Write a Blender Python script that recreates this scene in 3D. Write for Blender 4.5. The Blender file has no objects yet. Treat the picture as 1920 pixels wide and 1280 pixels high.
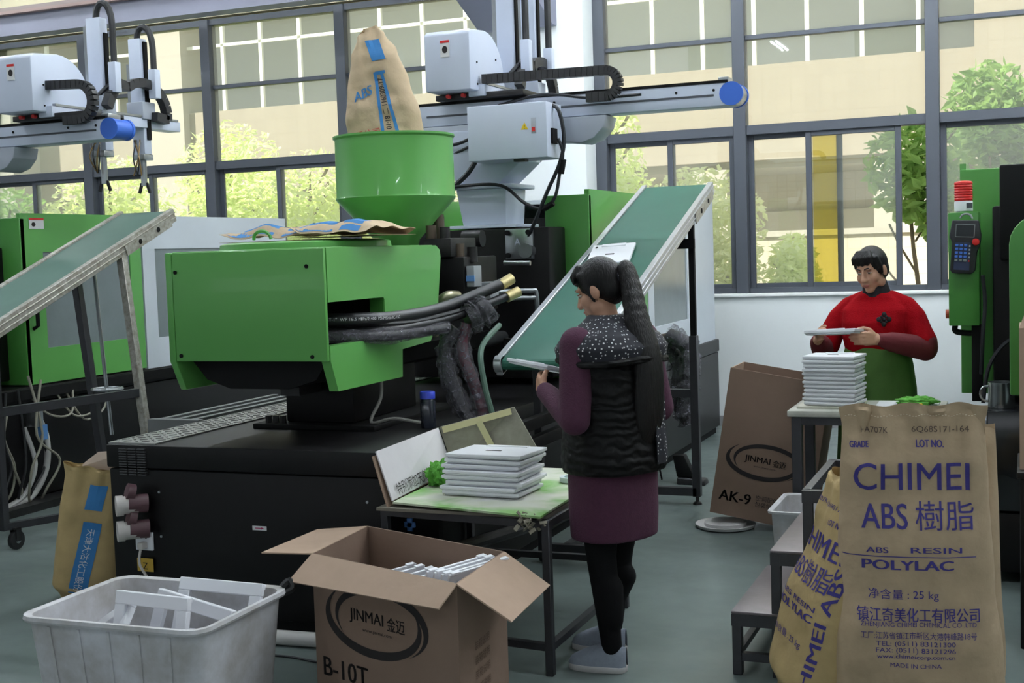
import bpy, bmesh, math, random
from mathutils import Vector, Matrix, Euler
from math import sin, cos, pi, radians, sqrt
random.seed(7)
SC = bpy.context.scene
COL = SC.collection
# ------------------------------------------------------------------ camera
cam_d = bpy.data.cameras.new('camera'); cam_d.sensor_width = 36.0; cam_d.lens = 45.0
cam_d.clip_end = 200
cam = bpy.data.objects.new('camera', cam_d); COL.objects.link(cam)
cam.matrix_world = (Matrix.Translation((0, 0, 1.62)) @ Matrix.Rotation(radians(22), 4, 'Z')
                    @ Matrix.Rotation(radians(90 - 4.03), 4, 'X') @ Matrix.Rotation(radians(-1.9), 4, 'Z'))
SC.camera = cam
# ------------------------------------------------------------------ sky, sun, exposure
SKY_STRENGTH = 1.4
SUN_STRENGTH = 11.5
TUBE_STRENGTH = 124.0
world = bpy.data.worlds.new('sky'); SC.world = world; world.use_nodes = True
wn = world.node_tree.nodes; wl = world.node_tree.links
bgn = wn['Background']; bgn.inputs['Color'].default_value = (0.86, 0.93, 1.0, 1); bgn.inputs['Strength'].default_value = SKY_STRENGTH
sun_d = bpy.data.lights.new('sun', 'SUN'); sun_d.energy = SUN_STRENGTH; sun_d.angle = radians(1.2); sun_d.color = (1.0, 0.97, 0.90)
sun = bpy.data.objects.new('sun', sun_d); COL.objects.link(sun)
sun.rotation_euler = Vector((0.42, 0.62, -0.80)).to_track_quat('-Z', 'Y').to_euler()
SC.view_settings.view_transform = 'Standard'
SC.view_settings.look = 'None'
SC.view_settings.exposure = 0.0
SC.view_settings.gamma = 1.0
SC.view_settings.use_curve_mapping = False
try:
    SC.cycles.use_denoising = True
    SC.cycles.max_bounces = 8; SC.cycles.transparent_max_bounces = 16; SC.cycles.diffuse_bounces = 4
    SC.cycles.sample_clamp_indirect = 8.0
except Exception: pass
# ------------------------------------------------------------------ helpers
def lin(v):
    v /= 255.0
    return v / 12.92 if v <= 0.04045 else ((v + 0.055) / 1.055) ** 2.4
def C3(r, g, b): return (lin(r), lin(g), lin(b), 1.0)
MATS = {}
def mat(name, col, rough=0.5, metal=0.0, var=0.0, vscale=8.0, bump=0.0, bscale=40.0, emit=0.0, spec=0.5, col2=None, coat=0.0, trans=0.0, sheen=0.0):
    if name in MATS: return MATS[name]
    m = bpy.data.materials.new(name); m.use_nodes = True; MATS[name] = m
    nt = m.node_tree; b = nt.nodes['Principled BSDF']
    b.inputs['Base Color'].default_value = col
    b.inputs['Roughness'].default_value = rough; b.inputs['Metallic'].default_value = metal
    b.inputs['Specular IOR Level'].default_value = spec
    if coat: b.inputs['Coat Weight'].default_value = coat
    if sheen: b.inputs['Sheen Weight'].default_value = sheen
    if trans: b.inputs['Transmission Weight'].default_value = trans
    if emit:
        b.inputs['Emission Color'].default_value = col; b.inputs['Emission Strength'].default_value = emit
    if var > 0 or bump > 0:
        tc = nt.nodes.new('ShaderNodeTexCoord')
    if var > 0:
        n = nt.nodes.new('ShaderNodeTexNoise'); n.inputs['Scale'].default_value = vscale; n.inputs['Detail'].default_value = 5; n.inputs['Roughness'].default_value = 0.65
        nt.links.new(tc.outputs['Object'], n.inputs['Vector'])
        r = nt.nodes.new('ShaderNodeValToRGB'); r.color_ramp.elements[0].position = 0.32; r.color_ramp.elements[1].position = 0.68
        c2 = col2 or tuple(min(1, c * (1 - var)) for c in col[:3]) + (1,)
        r.color_ramp.elements[0].color = c2; r.color_ramp.elements[1].color = col
        nt.links.new(n.outputs['Fac'], r.inputs['Fac']); nt.links.new(r.outputs['Color'], b.inputs['Base Color'])
    if bump > 0:
        n2 = nt.nodes.new('ShaderNodeTexNoise'); n2.inputs['Scale'].default_value = bscale; n2.inputs['Detail'].default_value = 4
        nt.links.new(tc.outputs['Object'], n2.inputs['Vector'])
        bp = nt.nodes.new('ShaderNodeBump'); bp.inputs['Strength'].default_value = bump; bp.inputs['Distance'].default_value = 0.01
        nt.links.new(n2.outputs['Fac'], bp.inputs['Height']); nt.links.new(bp.outputs['Normal'], b.inputs['Normal'])
    return m
def rotm(rx=0, ry=0, rz=0): return Euler((radians(rx), radians(ry), radians(rz))).to_matrix()
WM = {}
class MB:
    """collects shapes into one mesh"""
    def __init__(s): s.v = []; s.f = []; s.mi = []; s.cur = 0
    def add(s, vs, fs):
        o = len(s.v); s.v += [tuple(p) for p in vs]
        for f in fs: s.f.append(tuple(i + o for i in f)); s.mi.append(s.cur)
        return s
    def box(s, x0, x1, y0, y1, z0, z1):
        return s.add([(x0, y0, z0), (x1, y0, z0), (x1, y1, z0), (x0, y1, z0), (x0, y0, z1), (x1, y0, z1), (x1, y1, z1), (x0, y1, z1)],
                     [(0, 3, 2, 1), (4, 5, 6, 7), (0, 1, 5, 4), (1, 2, 6, 5), (2, 3, 7, 6), (3, 0, 4, 7)])
    def obox(s, c, size, R=None):
        c = Vector(c); h = Vector(size) / 2; vs = []
        for z in (-1, 1):
            for x, y in ((-1, -1), (1, -1), (1, 1), (-1, 1)):
                p = Vector((x * h.x, y * h.y, z * h.z)); vs.append(c + (R @ p if R else p))
        return s.add(vs, [(0, 3, 2, 1), (4, 5, 6, 7), (0, 1, 5, 4), (1, 2, 6, 5), (2, 3, 7, 6), (3, 0, 4, 7)])
    def hexa(s, bottom, top):
        return s.add(list(bottom) + list(top), [(0, 3, 2, 1), (4, 5, 6, 7), (0, 1, 5, 4), (1, 2, 6, 5), (2, 3, 7, 6), (3, 0, 4, 7)])
    def bar(s, a, b, w, h, up=(0, 0, 1)):
        a = Vector(a); b = Vector(b); d = (b - a).normalized(); u = Vector(up)
        x = d.cross(u)
        if x.length < 1e-4: x = d.cross(Vector((0, 1, 0)))
        x.normalize(); y = x.cross(d).normalized()
        vs = []
        for p in (a, b):
            for i, j in ((-1, -1), (1, -1), (1, 1), (-1, 1)): vs.append(p + x * (i * w / 2) + y * (j * h / 2))
        return s.add(vs, [(0, 3, 2, 1), (4, 5, 6, 7), (0, 1, 5, 4), (1, 2, 6, 5), (2, 3, 7, 6), (3, 0, 4, 7)])
    def cyl(s, a, b, r, r2=None, n=14, cap=True):
        a = Vector(a); b = Vector(b); r2 = r if r2 is None else r2; d = (b - a).normalized()
        x = d.orthogonal().normalized(); y = d.cross(x); vs = []
        for p, rr in ((a, r), (b, r2)):
            for i in range(n):
                t = 2 * pi * i / n; vs.append(p + (x * cos(t) + y * sin(t)) * rr)
        fs = [(i, (i + 1) % n, n + (i + 1) % n, n + i) for i in range(n)]
        if cap: fs += [tuple(reversed(range(n))), tuple(range(n, 2 * n))]
        return s.add(vs, fs)
    def tube(s, pts, r, n=8, closed=False, cap=True):
        pts = [Vector(p) for p in pts]; N = len(pts); vs = []
        rs = r if isinstance(r, (list, tuple)) else [r] * N
        prev = None
        for k, p in enumerate(pts):
            a = pts[(k - 1) % N] if (closed or k > 0) else p
            b = pts[(k + 1) % N] if (closed or k < N - 1) else p
            d = (b - a).normalized()
            if prev is None: x = d.orthogonal().normalized()
            else:
                x = prev - d * prev.dot(d)
                x = x.normalized() if x.length > 1e-6 else d.orthogonal().normalized()
            prev = x; y = d.cross(x)
            for i in range(n):
                t = 2 * pi * i / n; vs.append(p + (x * cos(t) + y * sin(t)) * rs[k])
        fs = []
        for k in range(N if closed else N - 1):
            a = k * n; b = ((k + 1) % N) * n
            for i in range(n): fs.append((a + i, a + (i + 1) % n, b + (i + 1) % n, b + i))
        if cap and not closed: fs += [tuple(reversed(range(n))), tuple(range((N - 1) * n, N * n))]
        return s.add(vs, fs)
    def lathe(s, prof, c=(0, 0, 0), n=32, cap0=False, cap1=False):
        c = Vector(c); vs = []
        for r, z in prof:
            for i in range(n):
                t = 2 * pi * i / n; vs.append((c.x + r * cos(t), c.y + r * sin(t), c.z + z))
        fs = []
        for k in range(len(prof) - 1):
            for i in range(n): fs.append((k * n + i, k * n + (i + 1) % n, (k + 1) * n + (i + 1) % n, (k + 1) * n + i))
        if cap0: fs.append(tuple(reversed(range(n))))
        if cap1: fs.append(tuple(range((len(prof) - 1) * n, len(prof) * n)))
        return s.add(vs, fs)
    def prism(s, poly, a, b, axis='y'):
        """extrude a 2D polygon from a to b along an axis; poly is in the other two axes"""
        def mk(p, t):
            if axis == 'y': return (p[0], t, p[1])
            if axis == 'x': return (t, p[0], p[1])
            return (p[0], p[1], t)
        n = len(poly); vs = [mk(p, a) for p in poly] + [mk(p, b) for p in poly]
        fs = [tuple(range(n)), tuple(reversed(range(n, 2 * n)))] + [(i, n + i, n + (i + 1) % n, (i + 1) % n) for i in range(n)]
        return s.add(vs, fs)
    def sphere(s, c, r, n=12, m=8):
        c = Vector(c); r = Vector(r) if hasattr(r, '__len__') else Vector((r, r, r)); vs = [(c.x, c.y, c.z - r.z)]
        for j in range(1, m):
            ph = -pi / 2 + pi * j / m
            for i in range(n):
                t = 2 * pi * i / n; vs.append((c.x + r.x * cos(ph) * cos(t), c.y + r.y * cos(ph) * sin(t), c.z + r.z * sin(ph)))
        vs.append((c.x, c.y, c.z + r.z)); fs = []
        for i in range(n): fs.append((0, 1 + (i + 1) % n, 1 + i))
        for j in range(m - 2):
            for i in range(n): fs.append((1 + j * n + i, 1 + j * n + (i + 1) % n, 1 + (j + 1) * n + (i + 1) % n, 1 + (j + 1) * n + i))
        L = len(vs) - 1
        for i in range(n): fs.append((L, 1 + (m - 2) * n + i, 1 + (m - 2) * n + (i + 1) % n))
        return s.add(vs, fs)
    def grid(s, nu, nv, fn, closed_u=False):
        vs = [fn(i / (nu if closed_u else nu - 1), j / (nv - 1)) for j in range(nv) for i in range(nu)]
        fs = []
        for j in range(nv - 1):
            for i in range(nu if closed_u else nu - 1):
                k = (i + 1) % nu; fs.append((j * nu + i, j * nu + k, (j + 1) * nu + k, (j + 1) * nu + i))
        return s.add(vs, fs)
    def xf(s, M):
        s.v = [tuple(M @ Vector(p)) for p in s.v]; return s
    def build(s, name, m, parent=None, smooth=False, bevel=0.0, world=False, seg=2, label=None, recalc=True, thick=0.0):
        me = bpy.data.meshes.new(name)
        vs = s.v
        if parent is not None and world:
            inv = WM.get(parent.name, Matrix()).inverted(); vs = [tuple(inv @ Vector(p)) for p in vs]
        me.from_pydata(vs, [], s.f)
        ms = m if isinstance(m, (list, tuple)) else [m]
        for q in ms: me.materials.append(q)
        if len(ms) > 1: me.polygons.foreach_set('material_index', s.mi)
        bm = bmesh.new(); bm.from_mesh(me)
        if recalc: bmesh.ops.recalc_face_normals(bm, faces=bm.faces)
        if bevel > 0:
            bm.normal_update()
            es = [e for e in bm.edges if len(e.link_faces) == 2 and e.calc_face_angle(0) > 0.5]
            if es: bmesh.ops.bevel(bm, geom=es, offset=bevel, segments=seg, affect='EDGES', profile=0.5, clamp_overlap=True)
        if thick: bmesh.ops.solidify(bm, geom=bm.faces[:], thickness=thick)
        bm.to_mesh(me); bm.free()
        if smooth or bevel > 0:
            me.polygons.foreach_set('use_smooth', [True] * len(me.polygons))
            try: me.set_sharp_from_angle(angle=radians(38))
            except Exception: pass
        o = bpy.data.objects.new(name, me); COL.objects.link(o)
        if parent is not None:
            o.parent = parent
            WM[o.name] = WM.get(parent.name, Matrix())
        if label: o['label'] = label
        return o
def tag(o, label, cat, group=None):
    o['label'] = label; o['category'] = cat
    if group: o['group'] = group
    return o
def thing(name, label, cat, loc=(0, 0, 0), rz=0.0, group=None, R=None):
    o = bpy.data.objects.new(name, None); COL.objects.link(o); o.empty_display_size = 0.1
    M = Matrix.Translation(loc) @ (R.to_4x4() if R else Matrix.Rotation(radians(rz), 4, 'Z'))
    o.matrix_world = M; WM[o.name] = M.copy()
    return tag(o, label, cat, group)
def struct(o, label=None):
    o['kind'] = 'structure'
    if label: o['label'] = label
    return o
def sroot(name, label, loc=(0, 0, 0)):
    o = bpy.data.objects.new(name, None); COL.objects.link(o); o.location = loc
    WM[o.name] = Matrix.Translation(loc); o['kind'] = 'structure'; o['label'] = label
    return o
def B(x0, x1, y0, y1, z0, z1): return MB().box(x0, x1, y0, y1, z0, z1)
# place an existing mesh once more as a part
def inst(src, name, parent, M):
    o = bpy.data.objects.new(name, src.data); COL.objects.link(o); o.parent = parent; o.matrix_local = M
    WM[o.name] = WM.get(parent.name, Matrix()) @ M if parent else M
    return o
def copy_tree(o, parent=None):
    c = o.copy(); COL.objects.link(c); c.parent = parent
    WM[c.name] = WM.get(o.name, Matrix()).copy()
    for ch in list(o.children): copy_tree(ch, c)
    return c
def place(o, loc, rz=0, R=None):
    M = Matrix.Translation(loc) @ (R.to_4x4() if R else Matrix.Rotation(radians(rz), 4, 'Z'))
    o.matrix_world = M; WM[o.name] = M.copy(); return o
def bez(p0, p1, p2, p3, n=12):
    p0, p1, p2, p3 = map(Vector, (p0, p1, p2, p3)); out = []
    for i in range(n + 1):
        t = i / n; out.append(p0 * (1 - t) ** 3 + p1 * 3 * t * (1 - t) ** 2 + p2 * 3 * t * t * (1 - t) + p3 * t ** 3)
    return out
def spline(pts, per=6):
    pts = [Vector(p) for p in pts]; out = []
    P = [pts[0]] + pts + [pts[-1]]
    for i in range(1, len(P) - 2):
        for k in range(per):
            t = k / per; a, b, c, d = P[i - 1], P[i], P[i + 1], P[i + 2]
            out.append(0.5 * ((2 * b) + (c - a) * t + (2 * a - 5 * b + 4 * c - d) * t * t + (3 * b - a - 3 * c + d) * t ** 3))
    out.append(pts[-1]); return out
# --- lettering: 2D outlines of the built-in face, cut into small cells and laid on a surface
def text2d(s, size=0.1, width=None, bold=0.0, cell=0.0, align='CENTER', shear=0.0, space=1.0):
    cu = bpy.data.curves.new('t', 'FONT'); cu.body = s; cu.size = size; cu.align_x = align; cu.align_y = 'CENTER'
    cu.fill_mode = 'FRONT'; cu.resolution_u = 3; cu.shear = shear; cu.space_character = space
    o = bpy.data.objects.new('t', cu); COL.objects.link(o)
    dg = bpy.context.evaluated_depsgraph_get(); me = bpy.data.meshes.new_from_object(o.evaluated_get(dg))
    bm = bmesh.new(); bm.from_mesh(me)
    bpy.data.objects.remove(o); bpy.data.curves.remove(cu); bpy.data.meshes.remove(me)
    if not bm.verts: bm.free(); return [], []
    xs = [v.co.x for v in bm.verts]; ys = [v.co.y for v in bm.verts]
    if width:
        k = width / max(1e-6, max(xs) - min(xs)); cx = (max(xs) + min(xs)) / 2
        for v in bm.verts: v.co.x = (v.co.x - cx) * k
    cy = (max(ys) + min(ys)) / 2
    for v in bm.verts: v.co.y -= cy
    if cell:
        for ax in (0, 1):
            cs = [v.co[ax] for v in bm.verts]; a = min(cs)
            while a < max(cs):
                a += cell; co = [0, 0, 0]; co[ax] = a; no = [0, 0, 0]; no[ax] = 1
                bmesh.ops.bisect_plane(bm, geom=bm.verts[:] + bm.edges[:] + bm.faces[:], plane_co=co, plane_no=no)
    bm.verts.index_update()
    vs = [(v.co.x, v.co.y) for v in bm.verts]; fs = [tuple(v.index for v in f.verts) for f in bm.faces]
    if bold:  # a heavier stroke: the same outline struck three times side by side
        n0 = len(vs); b0 = list(vs); f0 = list(fs)
        for k, d in enumerate((-bold, bold)):
            vs += [(x + d, y) for x, y in b0]; fs += [tuple(i + n0 * (k + 1) for i in f) for f in f0]
    bm.free(); return vs, fs
def lettering(name, s, fn, m, parent, size, world=False, **k):
    """fn maps the text's (x, y) in metres to a 3D point"""
    vs, fs = text2d(s, size, **k)
    mb = MB(); mb.add([fn(x, y) for x, y in vs], fs)
    return mb.build(name, m, parent, world=world, recalc=False)
def plane_fn(o, ex, ey, off=0.0):
    o = Vector(o); ex = Vector(ex).normalized(); ey = Vector(ey).normalized(); n = ex.cross(ey)
    return lambda x, y: o + ex * x + ey * y + n * off
def ring2d(rx0, ry0, rx1, ry1, a0=0, a1=360, n=40, off=(0, 0), taper=False):
    vs = []; fs = []
    for i in range(n + 1):
        f = i / n; t = radians(a0 + (a1 - a0) * f); k = sin(pi * f) if taper else 1.0
        ix = rx1 + (rx0 - rx1) * k; iy = ry1 + (ry0 - ry1) * k
        vs += [(ix * cos(t) + off[0], iy * sin(t) + off[1]), (rx1 * cos(t) + off[0], ry1 * sin(t) + off[1])]
    for i in range(n): fs.append((2 * i, 2 * i + 1, 2 * i + 3, 2 * i + 2))
    return vs, fs
# ------------------------------------------------------------------ common materials
M_white = mat('white_paint', C3(220, 227, 236), 0.4, var=0.05, vscale=3)
M_wall = mat('white_wall_paint', C3(238, 242, 243), 0.7, var=0.03, vscale=1.5, bump=0.05)
M_green = mat('apple_green_enamel', C3(98, 170, 84), 0.34, var=0.06, vscale=2.5, coat=0.2)
M_greend = mat('deep_green_enamel', C3(74, 142, 62), 0.36, var=0.08, vscale=2.5)
M_black = mat('black_machine_paint', C3(20, 19, 20), 0.42, var=0.2, vscale=5, spec=.22)
M_blackm = mat('black_matt', C3(14, 14, 15), 0.7, spec=.2)
M_dark = mat('dark_oily_steel', C3(54, 53, 54), 0.42, 0.5, var=0.4, vscale=14)
M_steel = mat('brushed_steel', C3(178, 182, 186), 0.32, 0.9, var=0.12, vscale=20)
M_alu = mat('aluminium_profile', C3(196, 199, 204), 0.38, 0.75, var=0.08, vscale=10)
M_frame = mat('grey_window_frame', C3(78, 82, 90), 0.45, 0.15)
M_plast = mat('white_abs_plastic', C3(236, 237, 243), 0.35, spec=0.5)
M_rubber = mat('black_rubber', C3(30, 30, 32), 0.55)
M_hose = mat('black_hose', C3(34, 34, 37), 0.42)
M_print = mat('white_print', C3(220, 220, 222), 0.6)
M_ink = mat('black_ink', C3(34, 28, 28), 0.7)
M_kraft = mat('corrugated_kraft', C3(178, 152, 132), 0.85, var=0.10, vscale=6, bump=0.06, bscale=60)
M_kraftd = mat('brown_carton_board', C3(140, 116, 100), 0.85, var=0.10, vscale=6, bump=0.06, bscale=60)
M_steeltube = mat('dark_steel_tube', C3(66, 66, 70), 0.45, 0.4, var=0.25, vscale=9)
M_red = mat('signal_red', C3(214, 38, 34), 0.4)
M_yellow = mat('warning_yellow', C3(238, 205, 40), 0.5)
M_blue = mat('blue_plastic', C3(62, 112, 214), 0.35)
M_chain = mat('black_cable_chain', C3(38, 38, 40), 0.5)
M_cable = mat('black_cable', C3(24, 26, 32), 0.5)
M_diamond = mat('silver_tread', C3(168, 168, 166), 0.4, 0.5, var=0.3, vscale=16)
# ================================================================== the hall
YW = 11.26
def glass_mat():
    m = bpy.data.materials.new('window_glass'); m.use_nodes = True; nt = m.node_tree; nt.nodes.clear()
    out = nt.nodes.new('ShaderNodeOutputMaterial'); tr = nt.nodes.new('ShaderNodeBsdfTransparent'); tr.inputs[0].default_value = (0.955, 0.962, 0.945, 1)
    gl = nt.nodes.new('ShaderNodeBsdfGlossy'); gl.inputs['Roughness'].default_value = 0.01; gl.inputs[0].default_value = (0.95, 1, 0.97, 1)
    tl = nt.nodes.new('ShaderNodeBsdfTranslucent'); tl.inputs[0].default_value = (0.88, 0.93, 0.90, 1)
    fr = nt.nodes.new('ShaderNodeFresnel'); fr.inputs[0].default_value = 1.45
    m1 = nt.nodes.new('ShaderNodeMixShader'); m1.inputs[0].default_value = 0.15
    m2 = nt.nodes.new('ShaderNodeMixShader')
    nt.links.new(tr.outputs[0], m1.inputs[1]); nt.links.new(tl.outputs[0], m1.inputs[2])
    nt.links.new(fr.outputs[0], m2.inputs[0]); nt.links.new(m1.outputs[0], m2.inputs[1]); nt.links.new(gl.outputs[0], m2.inputs[2])
    nt.links.new(m2.outputs[0], out.inputs[0]); MATS['window_glass'] = m; return m
M_glass = glass_mat()
def film_mat():
    m = bpy.data.materials.new('yellow_film'); m.use_nodes = True; nt = m.node_tree; nt.nodes.clear()
    out = nt.nodes.new('ShaderNodeOutputMaterial'); tr = nt.nodes.new('ShaderNodeBsdfTransparent'); tr.inputs[0].default_value = (0.94, 0.86, 0.42, 1)
    nt.links.new(tr.outputs[0], out.inputs[0]); return m
M_film = film_mat()
def floor_mat():
    m = bpy.data.materials.new('painted_concrete_floor'); m.use_nodes = True; nt = m.node_tree; b = nt.nodes['Principled BSDF']
    tc = nt.nodes.new('ShaderNodeTexCoord')
    n1 = nt.nodes.new('ShaderNodeTexNoise'); n1.inputs['Scale'].default_value = 0.9; n1.inputs['Detail'].default_value = 6; n1.inputs['Roughness'].default_value = 0.6
    n2 = nt.nodes.new('ShaderNodeTexNoise'); n2.inputs['Scale'].default_value = 9; n2.inputs['Detail'].default_value = 6
    nt.links.new(tc.outputs['Object'], n1.inputs[0]); nt.links.new(tc.outputs['Object'], n2.inputs[0])
    r = nt.nodes.new('ShaderNodeValToRGB'); r.color_ramp.elements[0].position = 0.3; r.color_ramp.elements[1].position = 0.7
    r.color_ramp.elements[0].color = C3(94, 106, 104); r.color_ramp.elements[1].color = C3(130, 143, 140)
    mx = nt.nodes.new('ShaderNodeMix'); mx.data_type = 'RGBA'; mx.blend_type = 'MULTIPLY'; mx.inputs[0].default_value = 0.25
    nt.links.new(n1.outputs['Fac'], r.inputs[0]); nt.links.new(r.outputs[0], mx.inputs[6]); nt.links.new(n2.outputs['Fac'], mx.inputs[7])
    nt.links.new(mx.outputs[2], b.inputs['Base Color'])
    r2 = nt.nodes.new('ShaderNodeMapRange'); r2.inputs[3].default_value = 0.22; r2.inputs[4].default_value = 0.5
    nt.links.new(n2.outputs['Fac'], r2.inputs[0]); nt.links.new(r2.outputs[0], b.inputs['Roughness'])
    return m
struct(B(-18, 9, -10, YW + .2, -0.12, 0).build('floor', floor_mat()), 'grey-green painted concrete floor with scuffs')
M_ceil = mat('ceiling_paint', C3(205, 208, 210), 0.9)
struct(B(-18, 9, -10, YW + .5, 6.0, 6.15).build('ceiling', M_ceil), 'pale flat hall ceiling')
wb = sroot('wall_back', 'white plastered wall below the window band')
B(-18, 9, YW, YW + .22, 0, 1.15).build('lower_wall', M_wall, wb)
B(-18, 9, YW, YW + .22, 4.12, 6.0).build('upper_wall', mat('cream_wall', C3(232, 222, 188), 0.8), wb)
B(-18, 9, YW - .03, YW + .24, 1.15, 1.18).build('sill', mat('white_sill', C3(248, 249, 248), 0.35), wb, bevel=0.006)
struct(B(-18, 9, YW - .015, YW, 0, .09).build('baseboard_back', mat('grey_baseboard', C3(150, 150, 152), 0.6)), 'grey skirting band along the white wall')
struct(B(-18.2, -18, -10, YW + .5, 0, 6).build('wall_left', M_wall), 'white side wall of the hall')
struct(B(9, 9.2, -10, YW + .5, 0, 6).build('wall_right', M_wall), 'white side wall of the hall beyond the right machine')
rw = sroot('wall_front', 'white wall with a long window opening behind the camera')
B(-18, 9, -10.2, -10, 0, 2.6).build('lower_wall', M_wall, rw); B(-18, 9, -10.2, -10, 4.3, 6).build('upper_wall', M_wall, rw)
# white pillar between the two runs of windows
colm = sroot('trim_1', 'square white pillar between the two runs of windows')
B(-4.68, -3.66, 10.98, YW + .3, 0, 6).build('shaft', M_wall, colm, bevel=0.01)
mb = MB(); mb.prism([(10.98, 4.25), (10.98, 3.62), (10.86, 3.62), (10.30, 3.86), (10.30, 4.25)], -4.62, -3.9, 'x')
mb.build('corbel', mat('lilac_grey_paint', C3(150, 152, 172), 0.6), colm, bevel=0.008)
# crane rail beam
bm_ = sroot('trim_2', 'lilac-grey steel crane beam with rusty top flange')
M_beam = mat('lilac_beam', C3(138, 139, 154), 0.55, var=0.08, vscale=2)
B(-18, -3.9, 10.37, 10.43, 3.99, 4.17).build('web', M_beam, bm_)
B(-18, -3.9, 10.30, 10.50, 3.955, 3.99).build('lower_flange', M_beam, bm_)
B(-18, -3.9, 10.30, 10.50, 4.17, 4.20).build('upper_flange', mat('rusty_flange', C3(150, 128, 122), 0.7), bm_)
B(-18, -3.9, 10.36, 10.44, 4.20, 4.25).build('rail', mat('rail_steel', C3(140, 128, 124), 0.5, 0.5), bm_)
# ---- windows
ZS, ZT0, ZT1, ZU0, ZU1, ZH = 1.18, 2.565, 2.65, 3.39, 3.43, 4.10
wcount = [0]
def sash(root, x0, x1, y, z0, z1, film=None):
    w = 0.05; mb = MB()
    mb.box(x0, x0 + w, y, y + .03, z0, z1); mb.box(x1 - w, x1, y, y + .03, z0, z1)
    mb.box(x0 + w, x1 - w, y, y + .03, z0, z0 + w); mb.box(x0 + w, x1 - w, y, y + .03, z1 - w, z1)
    s = mb.build('sash', M_frame, root, bevel=0.003, seg=1)
    B(x0 + w, x1 - w, y + .012, y + .017, z0 + w, z1 - w).build('pane', M_glass, s)
    if film: B(film[0], film[1], y + .008, y + .009, z0 + w, z1 - w).build('yellow_film', M_film, s)
    return s
def bay(xa, xb, label, left_post=True, right_post=True, slid=False):
    """window bay between two post centre lines"""
    wcount[0] += 1
    r = sroot('window_%d' % wcount[0], label, (xa, YW, 0)); r.location = (0, 0, 0); WM[r.name] = Matrix()
    y0, y1 = YW + .02, YW + .14; w = .055
    posts = []
    if left_post: B(xa - w, xa + w, y0 - .02, y1, ZS, ZH).build('post', M_frame, r, bevel=0.004, seg=1)
    if right_post: B(xb - w, xb + w, y0 - .02, y1, ZS, ZH).build('post', M_frame, r, bevel=0.004, seg=1)
    B(xa + w, xb - w, y0, y1, ZT0, ZT1).build('transom', M_frame, r, bevel=0.004, seg=1)
    B(xa + w, xb - w, y0 + .02, y1 - .02, ZU0, ZU1).build('transom', M_frame, r, bevel=0.003, seg=1)
    B(xa + w, xb - w, y0, y1, ZH - .06, ZH).build('head', M_frame, r)
    B(xa + w, xb - w, y0 + .01, y1, ZS, ZS + .045).build('sill_frame', M_frame, r, bevel=0.003, seg=1)
    B(xa + w, xb - w, y0 + .05, y0 + .056, ZT1, ZU0).build('pane', M_glass, r)
    B(xa + w, xb - w, y0 + .05, y0 + .056, ZU1, ZH - .06).build('pane', M_glass, r)
    zb, zt = ZS + .035, ZT0 + .01; xm = (xa + xb) / 2
    if slid:
        sash(r, xa + w, xm + .06, y0 + .07, zb, zt, film=(-1.72, -1.52))
        sash(r, xa + .56, xb - .255, y0 + .025, zb, zt)
    else:
        sash(r, xa + w, xm + .03, y0 + .07, zb, zt); sash(r, xm - .03, xb - w, y0 + .03, zb, zt)
    return r
bay(-12.6, -11.02, 'grey framed window bay at the far left end', True, False)
bay(-11.02, -9.44, 'grey framed window bay behind the left robot housing', True, False)
bay(-9.44, -7.865, 'grey framed window bay behind the blue robot end cap', True, False)
bay(-7.865, -6.28, 'grey framed window bay left of the upside down paper sack', True, False)
bay(-6.28, -4.72, 'grey framed window bay behind the paper sack and hopper', True, True)
bay(-3.61, -2.335, 'grey framed window bay right of the white pillar', True, False)
bay(-2.335, -0.725, 'grey framed window bay with one sash slid open behind the red worker', True, False, slid=True)
bay(-0.725, 0.875, 'grey framed window bay behind the red beacon', True, False)
bay(0.875, 2.475, 'grey framed window bay at the far right', True, True)
# fill the wall ends beside the glazing
B(-18, -12.655, YW + .01, YW + .2, 1.18, 4.12).build('pier', M_wall, wb)
B(2.53, 9, YW + .01, YW + .2, 1.18, 4.12).build('pier', M_wall, wb)
# ---- fluorescent battens under the ceiling (their reflections show in the panes)
M_tube = mat('lit_tube', (0.90, 0.96, 1.0, 1), 0.4, emit=TUBE_STRENGTH)
def batten(x, y, z, rz, label):
    t = thing('ceiling_lamp', label, 'lamp', (x, y, z), rz, 'fluorescent battens under the ceiling')
    MB().prism([(-.10, .03), (-.06, .07), (.06, .07), (.10, .03)], -.65, .65, 'x').build('housing', M_white, t)
    for s in (-1, 1): MB().cyl((-.6, s * .045, .012), (.6, s * .045, .012), .014, n=8).build('tube', M_tube, t)
    for s in (-1, 1): MB().cyl((s * .45, 0, .07), (s * .45, 0, 6.0 - z), .004, n=6).build('hanger', M_steel, t)
    return t
k = 0
for yy in (-1.3, 4.4, 7.0, 9.4):
    for xx in ((-4.2, 1.0) if yy < 0 else (-13.5, -10.4, -7.3, -4.2, -1.1, 2.0, 5.1)):
        batten(xx + (0.5 if k % 2 else 0), yy, 5.2, 0 if k % 3 else 90, 'white twin-tube batten hanging from the ceiling'); k += 1
for xx, yy in ((-2.7, 8.2), (-1.1, 8.2), (.5, 8.2), (2.1, 8.2), (.5, 6.0)):  # extra battens added out of view to brighten the wall below the windows
    batten(xx, yy, 5.2, 0, 'added white twin-tube batten out of view, brightening the back wall')
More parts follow.
